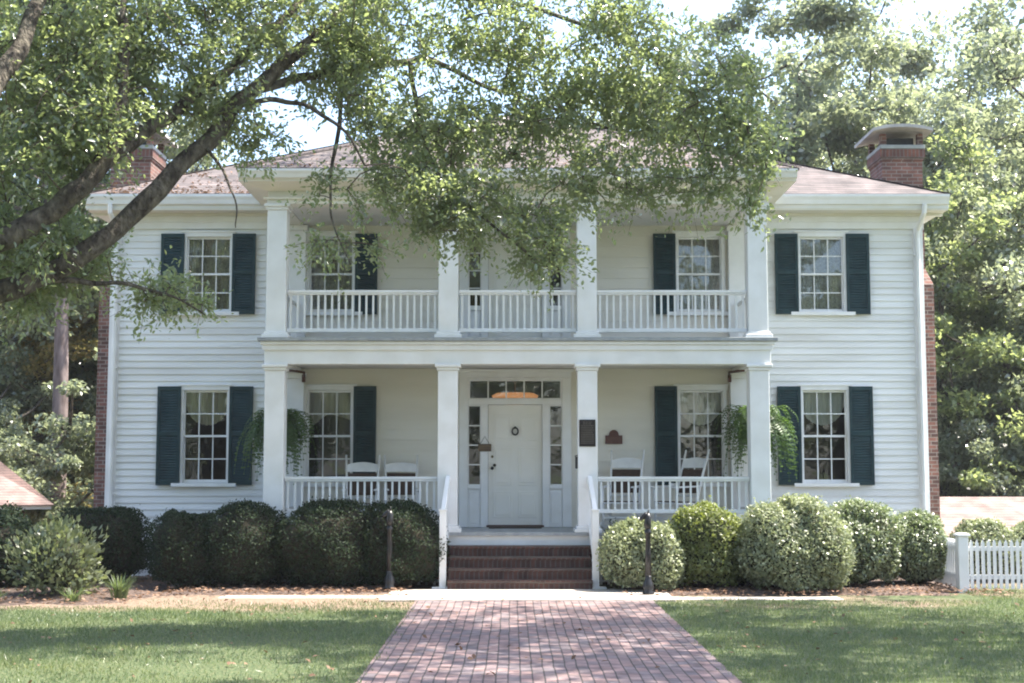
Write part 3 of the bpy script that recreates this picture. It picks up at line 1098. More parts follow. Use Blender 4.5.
for sx in (-1, 1):   # returns at the porch ends
    for zb, zt in ((4.05, 4.735), (1.14, 1.72)):
        m_ = MB()
        x = sx * 3.89
        m_.box(x - .045, x + .045, -1.77, -.165, zt - .045, zt)
        m_.box(x - .03, x + .03, -1.77, -.165, zb, zb + .06)
        r_ = m_.build('railing', WHITE, house, bevel=.004)
        q = MB()
        for i in range(14):
            y = -1.77 + 1.605 * (i + .5) / 14
            q.box(x - .0155, x + .0155, y - .0155, y + .0155, zb + .061, zt - .046)
        tag(q.build('end_balusters', WHITE, r_), kind='stuff')

# ---- brick steps with white hand rails
st_h = .64 / 4
ft = .245
steps = MB()
steps.box(-1.07, 1.13, -2.075, -2.06, .0, .638)
st = steps.build('brick_steps', STEPB, house)
for k in range(4):
    q = MB()
    z1 = .64 - k * st_h
    y0 = -2.076 - ft * (k + 1)
    q.box(-1.07, 1.13, y0, -2.076 - ft * k if k == 0 else -2.0765 - ft * k, 0.0, z1)
    q.box(-1.075, 1.135, y0 - .02, y0 + .1, z1 - .045, z1 + .004)
    q.build('step', STEPB, st, bevel=.006)
for x, s_ in ((-1.15, -1), (1.19, 1)):
    m_ = MB()
    yn = -2.86
    m_.box(x - .052, x + .052, yn - .052, yn + .052, .03, 1.20)
    m_.prism([(x - .065, yn - .065, 1.20), (x + .065, yn - .065, 1.20), (x + .065, yn + .065, 1.20), (x - .065, yn + .065, 1.20)], (0, 0, .03))
    m_.box(x - .16, x + .16, yn - .12, yn + .12, .0, .05)
    hr = m_.build('newel_post', WHITE, house, bevel=.005)
    m_ = MB()
    m_.bar((x, yn + .05, 1.14), (x - s_ * .045, -2.11, 1.70), .07, .10)
    m_.build('hand_rail', WHITE, hr, bevel=.005)
    m_ = MB()
    m_.bar((x, yn + .05, .36), (x - s_ * .045, -2.11, .95), .05, .07)
    for i in range(5):
        t = (i + .5) / 5.3
        y = yn + .05 + (-.0 - 2.11 - yn - .05) * t
        m_.box(x - s_ * .045 * t - .014, x - s_ * .045 * t + .014, y - .014, y + .014, .40 + .59 * t, 1.10 + .56 * t)
    m_.build('lower_rail', WHITE, hr)

# ================================================================== THINGS ON THE PORCH
def fern(name, loc, label, seed, brk):
    rs = random.Random(seed)
    r0 = empty(name, loc, label=label, cat='hanging plant', group='hanging ferns at the porch ends')
    m_ = MB()
    m_.lathe([(.02, -.10), (.11, -.10), (.15, .06), (.16, .08), (.135, .08)], (0, 0, 0), 14)
    m_.build('pot', POT, r0, smooth=True)
    m_ = MB()
    top = Vector((0, 0, 1.0))
    for k in range(3):
        a = 2.1 * k + .4
        m_.tube([(.145 * math.cos(a), .145 * math.sin(a), .07), tuple(top)], .006, 4)
    m_.tube([tuple(top), (0, 0, 1.08)], .008, 5)
    m_.build('hanger', BLACK, r0)
    C, D, N, L, W = [], [], [], [], []
    st_ = MB()
    for f in range(165):
        a = rs.uniform(0, 2 * math.pi)
        reach = rs.uniform(.26, .72); rise = rs.uniform(.08, .46); drop = rs.uniform(.25, 1.05)
        pts = []
        for i in range(16):
            t = i / 15
            rr = reach * (1 - (1 - t) ** 1.7)
            z = .05 + rise * math.sin(min(1, t * 1.6) * math.pi * .6) - drop * t ** 2.2
            aa = a + .25 * t * math.sin(f)
            pts.append(Vector((rr * math.cos(aa), rr * math.sin(aa), z)))
        st_.tube(pts[::3], .0025, 3, False)
        for i in range(1, 16):
            d = (pts[i] - pts[i - 1]).normalized()
            s_ = d.cross(Vector((0, 0, 1)))
            if s_.length < .05: s_ = d.orthogonal()
            s_.normalize()
            ll = .10 * math.sin(math.pi * (.12 + .83 * i / 15)) + .012
            for sg in (-1, 1):
                dd = (s_ * sg + d * .35 + Vector((0, 0, -.18))).normalized()
                C.append(pts[i] + dd * ll * .5); D.append(dd); N.append(d.cross(dd) * sg + Vector((rs.uniform(-.3, .3), rs.uniform(-.3, .3), .2))); L.append(ll); W.append(.030)
    st_.build('frond_stems', L_FERN, r0)
    leaf_mesh('fronds', np.array(C), np.array(D), np.array(N), np.array(L), np.array(W), L_FERN, r0)
    return r0

fern('hanging_fern', (-4.0, -1.05, 2.46), 'hanging fern by the left end column, in deep shade', 11, -1)
fern('hanging_fern', (4.02, -1.05, 2.50), 'hanging fern by the right end column, its right fronds bright', 23, 1)
for x, lab in ((-3.72, 'brown bracket holding the left hanging fern'), (3.70, 'brown bracket holding the right hanging fern')):
    s_ = 1 if x > 0 else -1
    r0 = empty('plant_bracket', (x, -.19, 3.40), label=lab, cat='bracket', group='fern brackets')
    m_ = MB(); m_.box(-.03, .03, -.02, .0, -.05, .08); m_.build('back_plate', RUST, r0)
    m_ = MB(); m_.tube([(0, -.02, .05), (s_ * -.05, -.3, .10), (s_ * .1, -.6, .11), (s_ * .29, -.86, .11)], .022, 8); m_.build('arm', RUST, r0, smooth=True)

# rocking chairs
def rocking_chair():
    r0 = empty('rocking_chair', (0, 0, 0))
    for sx in (-1, 1):
        m_ = MB()
        pts = []
        for i in range(11):
            t = i / 10
            y = -.44 + .98 * t
            pts.append((sx * .26, y, .026 + .16 * (t - .47) ** 2 * 2))
        for a, b in zip(pts[:-1], pts[1:]):
            m_.bar(a, b, .032, .045)
        m_.build('rocker', CHAIRW, r0)
        m_ = MB(); m_.tube([(sx * .26, -.24, .05), (sx * .265, -.24, .35), (sx * .27, -.25, .64)], [.02, .024, .018], 8); m_.build('leg', CHAIRW, r0, smooth=True)
        m_ = MB(); m_.tube([(sx * .25, .18, .04), (sx * .25, .22, .42), (sx * .264, .34, .82), (sx * .285, .49, 1.24)], [.02, .024, .021, .015], 8); m_.build('back_post', CHAIRW, r0, smooth=True)
        m_ = MB()
        m_.prism([(sx * .27 - .045, -.33, .64), (sx * .27 + .045, -.33, .64), (sx * .27 + .03, .27, .655), (sx * .27 - .03, .27, .655)], (0, 0, .025))
        m_.build('armrest', CHAIRW, r0, bevel=.006)
    m_ = MB()
    for z in (.18, .27):
        m_.tube([(-.26, -.24, z), (.26, -.24, z)], .012, 6)
        m_.tube([(-.25, .19, z), (.25, .19, z)], .012, 6)
        for sx in (-1, 1): m_.tube([(sx * .26, -.24, z - .04), (sx * .25, .19, z - .04)], .012, 6)
    for sx in (-1, 1): m_.tube([(sx * .262, -.25, .40), (sx * .25, .21, .40)], .017, 6)
    m_.tube([(-.262, -.25, .41), (.262, -.25, .41)], .017, 6)
    m_.tube([(-.25, .23, .52), (.25, .23, .52)], .014, 6)
    m_.build('stretcher', CHAIRW, r0)
    m_ = MB(); m_.prism([(-.27, -.26, .405), (.27, -.26, .405), (.25, .21, .395), (-.25, .21, .395)], (0, 0, .035)); m_.build('seat', WICK, r0, bevel=.01)
    m_ = MB(); m_.prism([(-.235, .255, .56), (.235, .255, .56), (.245, .37, .93), (-.245, .37, .93)], (0, .02, .0)); m_.build('backrest', WICK, r0)
    m_ = MB()
    N = 12
    for i in range(N + 1):
        u = i / N * 2 - 1
        x = u * .262
        zt = 1.075 + .045 * (1 - u * u); yy = .03 * (1 - u * u)
        for (dy, z) in ((0, .955), (.018, .955), (.018, zt), (0, zt)):
            m_.v.append((x, .345 + (z - .9) * .33 + yy + dy, z))
    for i in range(N):
        a = i * 4
        for k in range(4):
            m_.f.append((a + k, a + (k + 1) % 4, a + 4 + (k + 1) % 4, a + 4 + k))
    m_.f += [(3, 2, 1, 0), (4 * N, 4 * N + 1, 4 * N + 2, 4 * N + 3)]
    m_.build('crest_rail', CHAIRW, r0)
    return r0

chair = rocking_chair()
spots = [(-2.62, -.95, .05, 'white rocking chair in front of the left porch window shutter'),
         (-1.95, -.75, .12, 'white rocking chair nearest the front door on its left'),
         (1.76, -.80, -.3, 'white rocking chair under the terracotta wall plate'),
         (2.66, -1.0, -.95, 'white rocking chair turned sideways before the right porch window')]
for i, (x, y, a, lab) in enumerate(spots):
    o = chair if i == 0 else copy_tree(chair)
    o.location = (x, y, FZ + .002); o.rotation_euler = (0, 0, a)
    o.scale = (1, 1, 1.07 if x > 0 else 1.0)
    tag(o, lab, 'rocking chair', 'rocking chairs on the lower porch')

# plaques, small sign, letter box, mat
pq = empty('plaque', (1.115, PY - CW - .001, 2.415), label='dark rectangular bronze plaque on the column right of the door', cat='plaque')
m_ = MB(); m_.box(-.13, .13, -.022, 0, -.215, .215); m_.build('plate', BRONZE, pq, bevel=.006)
m_ = MB()
rr = random.Random(2)
for i in range(13):
    z = .175 - i * .028
    w = .10 if i > 1 else .07
    x = -w
    while x < w - .01:
        u = rr.uniform(.012, .035)
        m_.box(x, min(x + u, w), -.0245, -.0221, z - .006, z + .006)
        x += u + .008
m_.build('lettering', BRONZEL, pq)
tp = empty('plaque', (1.69, -.012, 2.40), label='red brown plate with a rounded top on the porch wall', cat='plaque')
pts = [(-.15, 0, -.12), (.15, 0, -.12), (.15, 0, .03), (.095, 0, .03)] + [(.085 * math.cos(a), 0, .04 + .085 * math.sin(a)) for a in [math.pi * i / 12 for i in range(13)]] + [(-.095, 0, .03), (-.15, 0, .03)]
m_ = MB(); m_.prism(pts, (0, -.025, 0)); m_.build('plate', TERRA, tp)
m_ = MB()
for i in range(4):
    z = -.015 - i * .026
    x = -.12
    while x < .11:
        u = rr.uniform(.012, .035)
        m_.box(x, min(x + u, .12), -.0278, -.0252, z - .006, z + .006)
        x += u + .01
m_.build('lettering', TERRAL, tp)
sg = empty('hanging_sign', (DX - .53, -.055, 2.25), label='small wooden board hung on a nail left of the front door', cat='sign')
m_ = MB(); m_.box(-.115, .115, -.02, 0, -.10, .03); m_.build('board', WOOD, sg, bevel=.004)
m_ = MB(); m_.tube([(-.08, -.01, .03), (0, -.008, .16), (.08, -.01, .03)], .005, 5); m_.build('cord', BLACK, sg)
lb = empty('letter_box', (1.12 - CW - .001, PY, 1.95), label='narrow black letter box fixed to the left side of a column', cat='letter box')
m_ = MB(); m_.box(-.035, 0, -.08, .08, -.10, .09); m_.prism([(-.045, -.09, .09), (0, -.09, .105), (0, .09, .105), (-.045, .09, .09)], (0, 0, .015)); m_.build('box_body', BLACK, lb, bevel=.004)
dm = MB(); dm.box(DX - .45, DX + .45, -.62, -.12, FZ + .002, FZ + .02)
tag(dm.build('door_mat', MAT), 'dark mat lying before the front door', 'mat')

# ================================================================== YARD THINGS
def hitching_post(loc, label):
    r0 = empty('hitching_post', loc, label=label, cat='post', group='black iron posts beside the steps')
    m_ = MB(); m_.lathe([(.085, 0), (.085, .03), (.072, .05), (.082, .10), (.075, .16), (.052, .21), (.045, .24), (.047, .27)], (0, 0, 0), 16); m_.build('base', BLACK, r0, smooth=True)
    m_ = MB(); m_.lathe([(.047, .27), (.042, .60), (.036, .86), (.05, .88), (.052, .91), (.036, .93), (.036, .97)], (0, 0, 0), 14); m_.build('shaft', BLACK, r0, smooth=True)
    m_ = MB()
    m_.tube([(0, 0, .95), (-.005, 0, 1.03), (.005, 0, 1.10), (-.01, 0, 1.165)], [.05, .055, .05, .04], 12)
    m_.tube([(.0, 0, 1.15), (-.03, 0, 1.145), (-.075, 0, 1.105), (-.115, 0, 1.07)], [.035, .042, .033, .024], 10)
    for s_ in (-1, 1):
        m_.tube([(.005, s_ * .02, 1.17), (.012, s_ * .025, 1.225)], [.013, .003], 6)
    m_.build('finial', BLACK, r0, smooth=True)
    m_ = MB(); m_.tube([(-.10 + .032 * math.cos(a), 0, 1.045 + .032 * math.sin(a)) for a in [2 * math.pi * i / 16 for i in range(17)]], .006, 5); m_.build('ring', BLACK, r0, smooth=True)
    return r0
hitching_post((1.89, -3.92, .03), 'black iron post in front of the grey green bush')
hitching_post((-1.93, -3.25, .05), 'black iron post against the dark left hedge')

# picket fence with a return to the house corner
fn = empty('picket_fence', (6.66, -3.3, 0), label='white picket fence with a square corner post at the right of the house', cat='fence')
def post(x, y):
    m_ = MB()
    m_.box(x - .075, x + .075, y - .075, y + .075, 0, .84)
    m_.box(x - .10, x + .10, y - .10, y + .10, .841, .87)
    m_.prism([(x - .08, y - .08, .871), (x + .08, y - .08, .871), (x + .08, y + .08, .871), (x - .08, y + .08, .871)], (0, 0, .015))
    m_.build('post', WHITE, fn, bevel=.005)
for x, y in ((0, 0), (2.4, 0), (4.8, 0), (0, 3.05)):
    post(x, y)
m_ = MB()
for z in (.62, .20):
    m_.box(.076, 2.324, -.02, .02, z, z + .065); m_.box(2.476, 4.724, -.02, .02, z, z + .065)
m_.build('rail', WHITE, fn)
m_ = MB()
for z in (.62, .20): m_.box(-.02, .02, .076, 2.974, z, z + .065)
m_.build('rail', WHITE, fn)
q = MB()
q.prism([(-.024, 0, .06), (.024, 0, .06), (.024, 0, .735), (0, 0, .79), (-.024, 0, .735)], (0, .016, 0))
p0 = q.build('picket', WHITE, fn)
p0.location = (.13, -.0365, 0)
for i in range(1, 30):
    o = p0.copy(); col.objects.link(o); o.parent = fn
    x = .13 + i * .0865
    if 2.3 < x < 2.5: x += .0
    o.location = (x, -.0365, 0)
for i in range(32):
    o = p0.copy(); col.objects.link(o); o.parent = fn
    o.rotation_euler = (0, 0, R(90)); o.location = (-.021, .13 + i * .0865, 0)

# ================================================================== OUTBUILDINGS
ob = empty('outbuilding', (-13.15, 9.2, -2.1), R(25), label='low brick outbuilding with a pale sunlit hipped roof left of the house', cat='outbuilding')
m_ = MB(); m_.box(-1.9, 1.15, -1.4, 2.6, -.3, 3.14); m_.build('wall', BRICK, ob)
roof_mesh(-2.6, 1.72, -2.0, 3.2, 3.13, .62).build('roof', PALEROOF, ob)
m_ = MB(); m_.box(-2.55, 1.67, -1.95, 3.15, 3.02, 3.098); m_.build('eave', SOFFIT, ob)
m_ = MB(); m_.box(-.9, -.1, -1.43, -1.40, -.1, 2.1); m_.build('door', WHITE, ob)
sh = empty('shed', (15.5, 12.5, -2.1), label='long low shed with a pale pink roof behind the picket fence', cat='shed')
m_ = MB(); m_.box(-5.0, 6.0, -2.0, 2.2, -.3, 2.3); m_.build('wall', BRICK, sh)
m_ = MB()
m_.prism([(-5.4, -2.5, 2.3), (-5.4, .1, 3.22), (-5.4, 2.7, 2.3), (-5.4, 2.7, 2.24), (-5.4, .1, 3.16), (-5.4, -2.5, 2.24)], (11.8, 0, 0))
m_.build('roof', PALEROOF, sh)
m_ = MB(); m_.box(-1.5, -.5, -2.03, -2.0, 0, 2.0); m_.build('door', WHITE, sh)

# ================================================================== BUSHES
def bush(name, x, y, rx, ry, top, mat, label, seed, n=9000, ls=.05, lump=.10, group=None, sq=2.6, z0=.03, loose=.0, upright=.0, cat='bush'):
    rg = np.random.default_rng(seed)
    r0 = empty(name, (x, y, z0), label=label, cat=cat, group=group)
    h = top - z0
    hc = h * .46
    ph = rg.uniform(0, 6.28, (7, 3)); fq = rg.normal(0, 2.6, (7, 3))
    def radius(d):
        # superellipsoid squashed sphere with soft lumps
        e = (np.abs(d[:, 0] / rx) ** sq + np.abs(d[:, 1] / ry) ** sq + np.abs(d[:, 2] / np.where(d[:, 2] > 0, h - hc, hc * 1.05)) ** sq) ** (-1 / sq)
        l_ = np.zeros(len(d))
        for k in range(7):
            l_ += np.sin(d @ (fq[k] * 1.6) + ph[k, 0]) + .45 * np.sin(d @ (fq[k] * 4.1) + ph[k, 1])
        return e * (1 + lump * l_ / 4)
    d = unit(rg.normal(0, 1, (n, 3)))
    d[:, 2] = np.where(d[:, 2] < -.75, -d[:, 2], d[:, 2])
    rad = radius(d)
    depth = 1 - np.abs(rg.normal(0, .07, n)) + rg.uniform(-.01, .035, n) + loose * rg.uniform(-.5, .25, n) + np.where(rg.uniform(0, 1, n) < .05, rg.uniform(.02, .10, n), 0)
    C = d * (rad * depth)[:, None]
    C[:, 2] += hc
    C[:, 2] = np.maximum(C[:, 2], .02)
    D = unit(d * (.25 + upright) + rg.normal(0, .6, (n, 3)) + np.array([0, 0, .15 + upright]))
    N = unit(d * .85 + rg.normal(0, .42, (n, 3)) + np.array([0, 0, .45 - upright * .3]))
    L = rg.uniform(.7, 1.25, n) * ls
    leaf_mesh('foliage', C, D, N, L, L * rg.uniform(.42, .6, n), mat, r0)
    # dark inner mass
    U, Vn = 22, 14
    vs = []
    for j in range(Vn + 1):
        for i in range(U):
            a = 2 * math.pi * i / U; b = -math.pi / 2 + math.pi * j / Vn
            vs.append((math.cos(a) * math.cos(b), math.sin(a) * math.cos(b), math.sin(b)))
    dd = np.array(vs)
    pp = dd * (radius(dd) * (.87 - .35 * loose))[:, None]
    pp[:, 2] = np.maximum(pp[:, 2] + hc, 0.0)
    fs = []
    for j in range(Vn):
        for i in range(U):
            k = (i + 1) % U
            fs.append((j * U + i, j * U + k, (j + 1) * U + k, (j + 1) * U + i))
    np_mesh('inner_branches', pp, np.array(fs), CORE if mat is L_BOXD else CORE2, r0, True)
    if loose > .2:
        m2 = MB()
        for k in range(14):
            a = rg.uniform(0, 6.28); q_ = rg.uniform(.3, .8)
            m2.tube([(.05 * math.cos(a), .05 * math.sin(a), 0), (q_ * .5 * rx * math.cos(a), q_ * .5 * ry * math.sin(a), h * .45), (q_ * rx * math.cos(a), q_ * ry * math.sin(a), h * .9)], [.012, .009, .004], 5)
        m2.build('stem', TWIG, r0)
    return r0

GL, GR = 'dark clipped bushes left of the steps', 'sunlit clipped bushes right of the steps'
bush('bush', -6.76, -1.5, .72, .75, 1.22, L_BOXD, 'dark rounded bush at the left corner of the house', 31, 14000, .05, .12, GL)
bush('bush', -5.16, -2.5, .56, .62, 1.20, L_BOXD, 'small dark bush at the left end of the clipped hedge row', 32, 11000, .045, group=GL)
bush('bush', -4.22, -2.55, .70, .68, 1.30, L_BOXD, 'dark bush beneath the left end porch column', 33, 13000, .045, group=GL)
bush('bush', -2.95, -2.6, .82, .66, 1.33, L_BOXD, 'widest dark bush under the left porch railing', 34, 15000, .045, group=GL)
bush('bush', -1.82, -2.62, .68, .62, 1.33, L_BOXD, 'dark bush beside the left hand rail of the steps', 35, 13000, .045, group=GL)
bush('bush', 1.92, -3.1, .62, .55, 1.07, L_BOXG, 'grey green bush behind the black post right of the steps', 36, 9500, .062, .14, GR, loose=.14, sq=2.3)
bush('bush', 2.86, -2.85, .62, .58, 1.22, L_BOXY, 'yellow green bush between the grey green one and the biggest', 37, 9500, .062, .16, GR, loose=.16, sq=2.3)
bush('bush', 4.16, -3.1, .88, .78, 1.37, L_BOXG, 'biggest rounded bush below the right end porch column', 38, 19000, .06, .11, GR, loose=.12, sq=2.35)
bush('bush', 5.30, -2.45, .64, .62, 1.33, L_BOX, 'rounded bush under the right wing window', 39, 12000, .058, .11, GR, loose=.12, sq=2.35)
bush('bush', 6.27, -2.25, .46, .5, 1.16, L_BOX, 'small bush at the right corner beside the picket fence', 40, 9500, .055, .10, GR, loose=.11, sq=2.5)
bush('low_shrub', 1.62, -2.42, .30, .26, .92, L_BOXD, 'dark shrub tucked between the steps and the grey green bush', 41, 3500, .05, .2, loose=.25, cat='shrub')
bush('bush', 3.62, -2.45, .35, .3, .82, L_BOX, 'low bush in the gap before the biggest right bush', 42, 3500, .05, .2, loose=.15)
bush('loose_shrub', -6.62, -4.15, .62, .55, 1.04, L_SHR, 'loose pale leaved shrub in the left mulch bed', 43, 2100, .10, .2, loose=.6, upright=.7, sq=2.2, cat='shrub')
bush('loose_shrub', -8.1, -2.6, .8, .7, 1.12, L_BOXD, 'dark loose shrub at the left edge below the outbuilding roof', 44, 6500, .07, .2, loose=.4, cat='shrub')
bush('loose_shrub', -8.6, -4.6, .6, .55, .75, L_SHR, 'low leafy shrub at the far left edge', 45, 2500, .09, .2, loose=.5, cat='shrub')
for i, (x, y, rx, tp_, lab) in enumerate(((7.75, -1.1, .55, .98, 'sunlit low hedge bush behind the fence corner post'), (8.7, -1.0, .6, .95, 'sunlit low hedge bush behind the pickets'), (9.7, -.8, .6, 1.0, 'hedge bush behind the pickets at the far right'))):
    bush('bush', x, y, rx, .5, tp_, L_BOXG, lab, 50 + i, 7000, .06, .12, 'low hedge bushes behind the fence')

def tuft(name, x, y, h, n, label, seed, w=.016, spread=.22, mat=L_GRASS):
    rg = random.Random(seed)
    m_ = MB()
    for k in range(n):
        a = rg.uniform(0, 6.28); r_ = rg.uniform(0, .12)
        b = Vector((r_ * math.cos(a), r_ * math.sin(a), 0)); hh = h * rg.uniform(.6, 1.15); out = spread * rg.uniform(.3, 1.3)
        s_ = Vector((-math.sin(a), math.cos(a), 0)) * w
        p = [b + Vector((math.cos(a), math.sin(a), 0)) * out * t ** 2 + Vector((0, 0, hh * (t - .35 * t * t * rg.uniform(.3, 1.2)))) for t in (0, .35, .7, 1)]
        i0 = len(m_.v)
        m_.v += [tuple(p[0] - s_ * .5), tuple(p[0] + s_ * .5), tuple(p[1] + s_ * .5), tuple(p[1] - s_ * .5), tuple(p[2] + s_ * .3), tuple(p[2] - s_ * .3), tuple(p[3])]
        m_.f += [(i0, i0 + 1, i0 + 2, i0 + 3), (i0 + 3, i0 + 2, i0 + 4, i0 + 5), (i0 + 5, i0 + 4, i0 + 6)]
    o = m_.build(name, mat)
    o.location = (x, y, .03)
    return tag(o, label, 'plant')
tuft('grass_clump', -5.62, -4.5, .42, 120, 'bright green grassy clump at the edge of the left mulch bed', 1)
tuft('grass_clump', -6.15, -4.9, .25, 60, 'short grassy tuft in front of the loose pale shrub', 2)
tuft('grass_clump', -7.2, -5.0, .24, 60, 'short grassy tuft near the left picture edge', 3)


# ================================================================== TREES
def spray(rg, centers, dirs, per, sub, slen, ls, up=.8):
    """leaf positions on short side twigs fanning out of each centre"""
    Cs, Ds, Ns, tw = [], [], [], []
    for c, d in zip(centers, dirs):
        for k in range(sub):
            t = d * .8 + rg.normal(0, .75, 3); t[2] -= .12
            t /= np.linalg.norm(t)
            ln = slen * rg.uniform(.55, 1.25)
            q = rg.uniform(.05, 1.0, per)[:, None]
            p = c + t * ln * q + np.array([0, 0, -.16 * ln]) * q * q + rg.normal(0, .035 + .03 * ln, (per, 3))
            Cs.append(p)
            Ds.append(t * .8 + rg.normal(0, .65, (per, 3)) + np.array([0, 0, -.15]))
            Ns.append(rg.normal(0, .55, (per, 3)) + np.array([0, 0, up]))
            tw.append((c, c + t * ln * .5 + np.array([0, 0, -.04 * ln]), c + t * ln + np.array([0, 0, -.16 * ln])))
    return np.concatenate(Cs), np.concatenate(Ds), np.concatenate(Ns), tw


def grow(limb_nodes, centers):
    """join each leaf centre to the nearest wood already there; returns segments with the wood they hang on"""
    nodes = np.array(limb_nodes, dtype=float)
    C = np.array(centers)
    dmin = np.full(len(C), 1e9)
    for a in range(0, len(nodes), 400):
        dd = np.linalg.norm(C[:, None] - nodes[None, a:a + 400], axis=2).min(1)
        dmin = np.minimum(dmin, dd)
    order = np.argsort(dmin)
    segs = []; dirs = np.zeros((len(C), 3))
    pts = list(nodes)
    arr = np.array(pts)
    cap = len(arr) + len(C)
    buf = np.zeros((cap, 3)); buf[:len(arr)] = arr; m = len(arr)
    for i in order:
        d = np.linalg.norm(buf[:m] - C[i], axis=1)
        j = int(d.argmin())
        segs.append((buf[j].copy(), C[i], d[j]))
        v = C[i] - buf[j]
        dirs[i] = v / max(np.linalg.norm(v), 1e-6)
        buf[m] = C[i]; m += 1
    return segs, dirs


def resample(pts, step=.35):
    out = []
    for a, b in zip(pts[:-1], pts[1:]):
        a = np.array(a); b = np.array(b)
        k = max(1, int(np.linalg.norm(b - a) / step))
        for t in range(k): out.append(a + (b - a) * t / k)
    out.append(np.array(pts[-1]))
    return out


def smooth_path(pts, rad, n=4):
    """Catmull-Rom through the points"""
    P = [Vector(p) for p in pts]
    out, ro = [], []
    for i in range(len(P) - 1):
        p0, p1, p2, p3 = P[max(i - 1, 0)], P[i], P[i + 1], P[min(i + 2, len(P) - 1)]
        for k in range(n):
            t = k / n
            out.append(.5 * ((2 * p1) + (p2 - p0) * t + (2 * p0 - 5 * p1 + 4 * p2 - p3) * t * t + (3 * p1 - p0 - 3 * p2 + p3) * t ** 3))
            ro.append(rad[i] + (rad[i + 1] - rad[i]) * t)
    out.append(P[-1]); ro.append(rad[-1])
    return out, ro


# ---- the big oak whose boughs hang across the picture; trunk stands beyond the left edge
TX, TY = -7.6, -10.6
oak = empty('oak_tree', (TX, TY, 0), label='big oak reaching leafy boughs across the front from the left', cat='tree')
OAKO = np.array([TX, TY, 0.0])
rgo = np.random.default_rng(101)
limbs = []
def limb(pts, rad):
    p, r_ = smooth_path(pts, rad, 6)
    for i in range(2, len(p)):
        p[i] = p[i] + Vector((math.sin(i * .9 + r_[0] * 90), math.cos(i * .7 + r_[0] * 50), math.sin(i * 1.1 + 2))) * (.10 * r_[i] + .007) + Vector(rgo.normal(0, .03 * r_[i], 3)); r_[i] *= 1 + .05 * math.sin(i * .8 + r_[0] * 70)
    limbs.append((p, r_))
trunk = [(TX, TY, -.1), (TX, TY, .35), (TX + .03, TY, 1.4), (TX + .1, TY + .05, 2.5), (TX + .1, TY + .1, 4.2), (TX - .1, TY, 6.0), (TX - .3, TY - .2, 8.2), (TX - .2, TY - .3, 10.2)]
limb(trunk, [.62, .46, .40, .40, .34, .27, .18, .08])
A = [(TX + .1, TY + .05, 2.7)] + [tuple(at(*p)) for p in ((-20, 298, -10.2), (40, 277, -10.0), (100, 243, -9.8), (150, 197, -9.6), (205, 143, -9.3), (250, 92, -9.0), (310, 42, -8.7), (357, -2, -8.4), (430, -60, -8.0), (520, -110, -7.6))]
limb(A, [.20, .125, .115, .11, .108, .10, .09, .075, .06, .045, .03])
B = [(TX + .1, TY + .1, 3.2)] + [tuple(at(*p)) for p in ((-20, 250, -10.6), (40, 218, -10.5), (80, 188, -10.4), (108, 150, -10.3), (118, 105, -10.2), (125, 60, -10.1), (122, 5, -10.0), (130, -80, -9.9))]
limb(B, [.19, .12, .11, .10, .082, .07, .062, .056, .035])
limb([tuple(at(*p)) for p in ((78, 190, -10.4), (118, 152, -10.0), (160, 122, -9.6), (205, 88, -9.2), (262, 40, -8.8), (330, -30, -8.2))], [.09, .085, .075, .06, .05, .03])
limb([tuple(at(*p)) for p in ((250, 92, -9.0), (300, 78, -8.6), (345, 70, -8.2), (400, 63, -7.8), (432, 60, -7.5), (480, 84, -7.2), (530, 100, -6.9), (610, 128, -6.6), (690, 140, -6.3), (745, 160, -6.0))], [.05, .05, .048, .045, .036, .028, .022, .017, .012, .007])
limb([tuple(at(*p)) for p in ((240, 104, -9.0), (275, 100, -9.1), (310, 108, -9.2), (345, 132, -9.3), (365, 165, -9.3))], [.035, .03, .025, .018, .01])
limb([tuple(at(*p)) for p in ((410, 62, -7.8), (420, 120, -8.0), (440, 180, -8.2), (480, 215, -8.3), (530, 255, -8.4), (560, 275, -8.4))], [.035, .03, .024, .018, .013, .007])
limb([tuple(at(*p)) for p in ((357, -2, -8.4), (440, -5, -8.0), (540, 10, -7.6), (620, 40, -7.3), (690, 80, -7.2), (740, 130, -7.4), (765, 195, -7.8))], [.045, .036, .028, .022, .016, .011, .006])
limb([tuple(at(*p)) for p in ((205, 143, -9.3), (222, 170, -9.6), (235, 200, -9.7), (236, 228, -9.75))], [.022, .016, .01, .005])
limb([(TX + .1, TY + .1, 4.0)] + [tuple(at(*p)) for p in ((-60, 150, -11.5), (5, 70, -11.0), (40, 0, -10.5), (90, -120, -9.5))], [.16, .12, .10, .07, .03])
limb([tuple(at(*p)) for p in ((40, 277, -10.0), (80, 282, -9.6), (130, 285, -9.3), (180, 300, -9.1), (205, 315, -9.0))], [.04, .03, .022, .014, .006])
limb([tuple(at(*p)) for p in ((345, 70, -8.2), (338, 130, -8.6), (330, 190, -8.8), (335, 230, -8.9), (350, 262, -8.9))], [.03, .024, .016, .01, .005])
# boughs above the picture and away from the house
limb([(TX - .1, TY, 6.0), (TX + 1.6, TY + 1.0, 8.2), (TX + 4.0, TY + 1.8, 9.6), (TX + 6.5, TY + 2.4, 10.2)], [.17, .13, .08, .03])
limb([(TX + 1.6, TY + 1.0, 8.2), (TX + 3.0, TY + 3.4, 9.6), (TX + 4.2, TY + 5.6, 10.4), (TX + 5.6, TY + 7.6, 10.9)], [.12, .10, .07, .03])
limb([(TX, TY, 4.6), (TX - 2.2, TY + .6, 6.2), (TX - 4.2, TY + .8, 7.6)], [.18, .12, .04])
limb([(TX, TY, 5.2), (TX - .4, TY - 2.4, 7.0), (TX - .4, TY - 4.2, 8.4)], [.17, .11, .04])

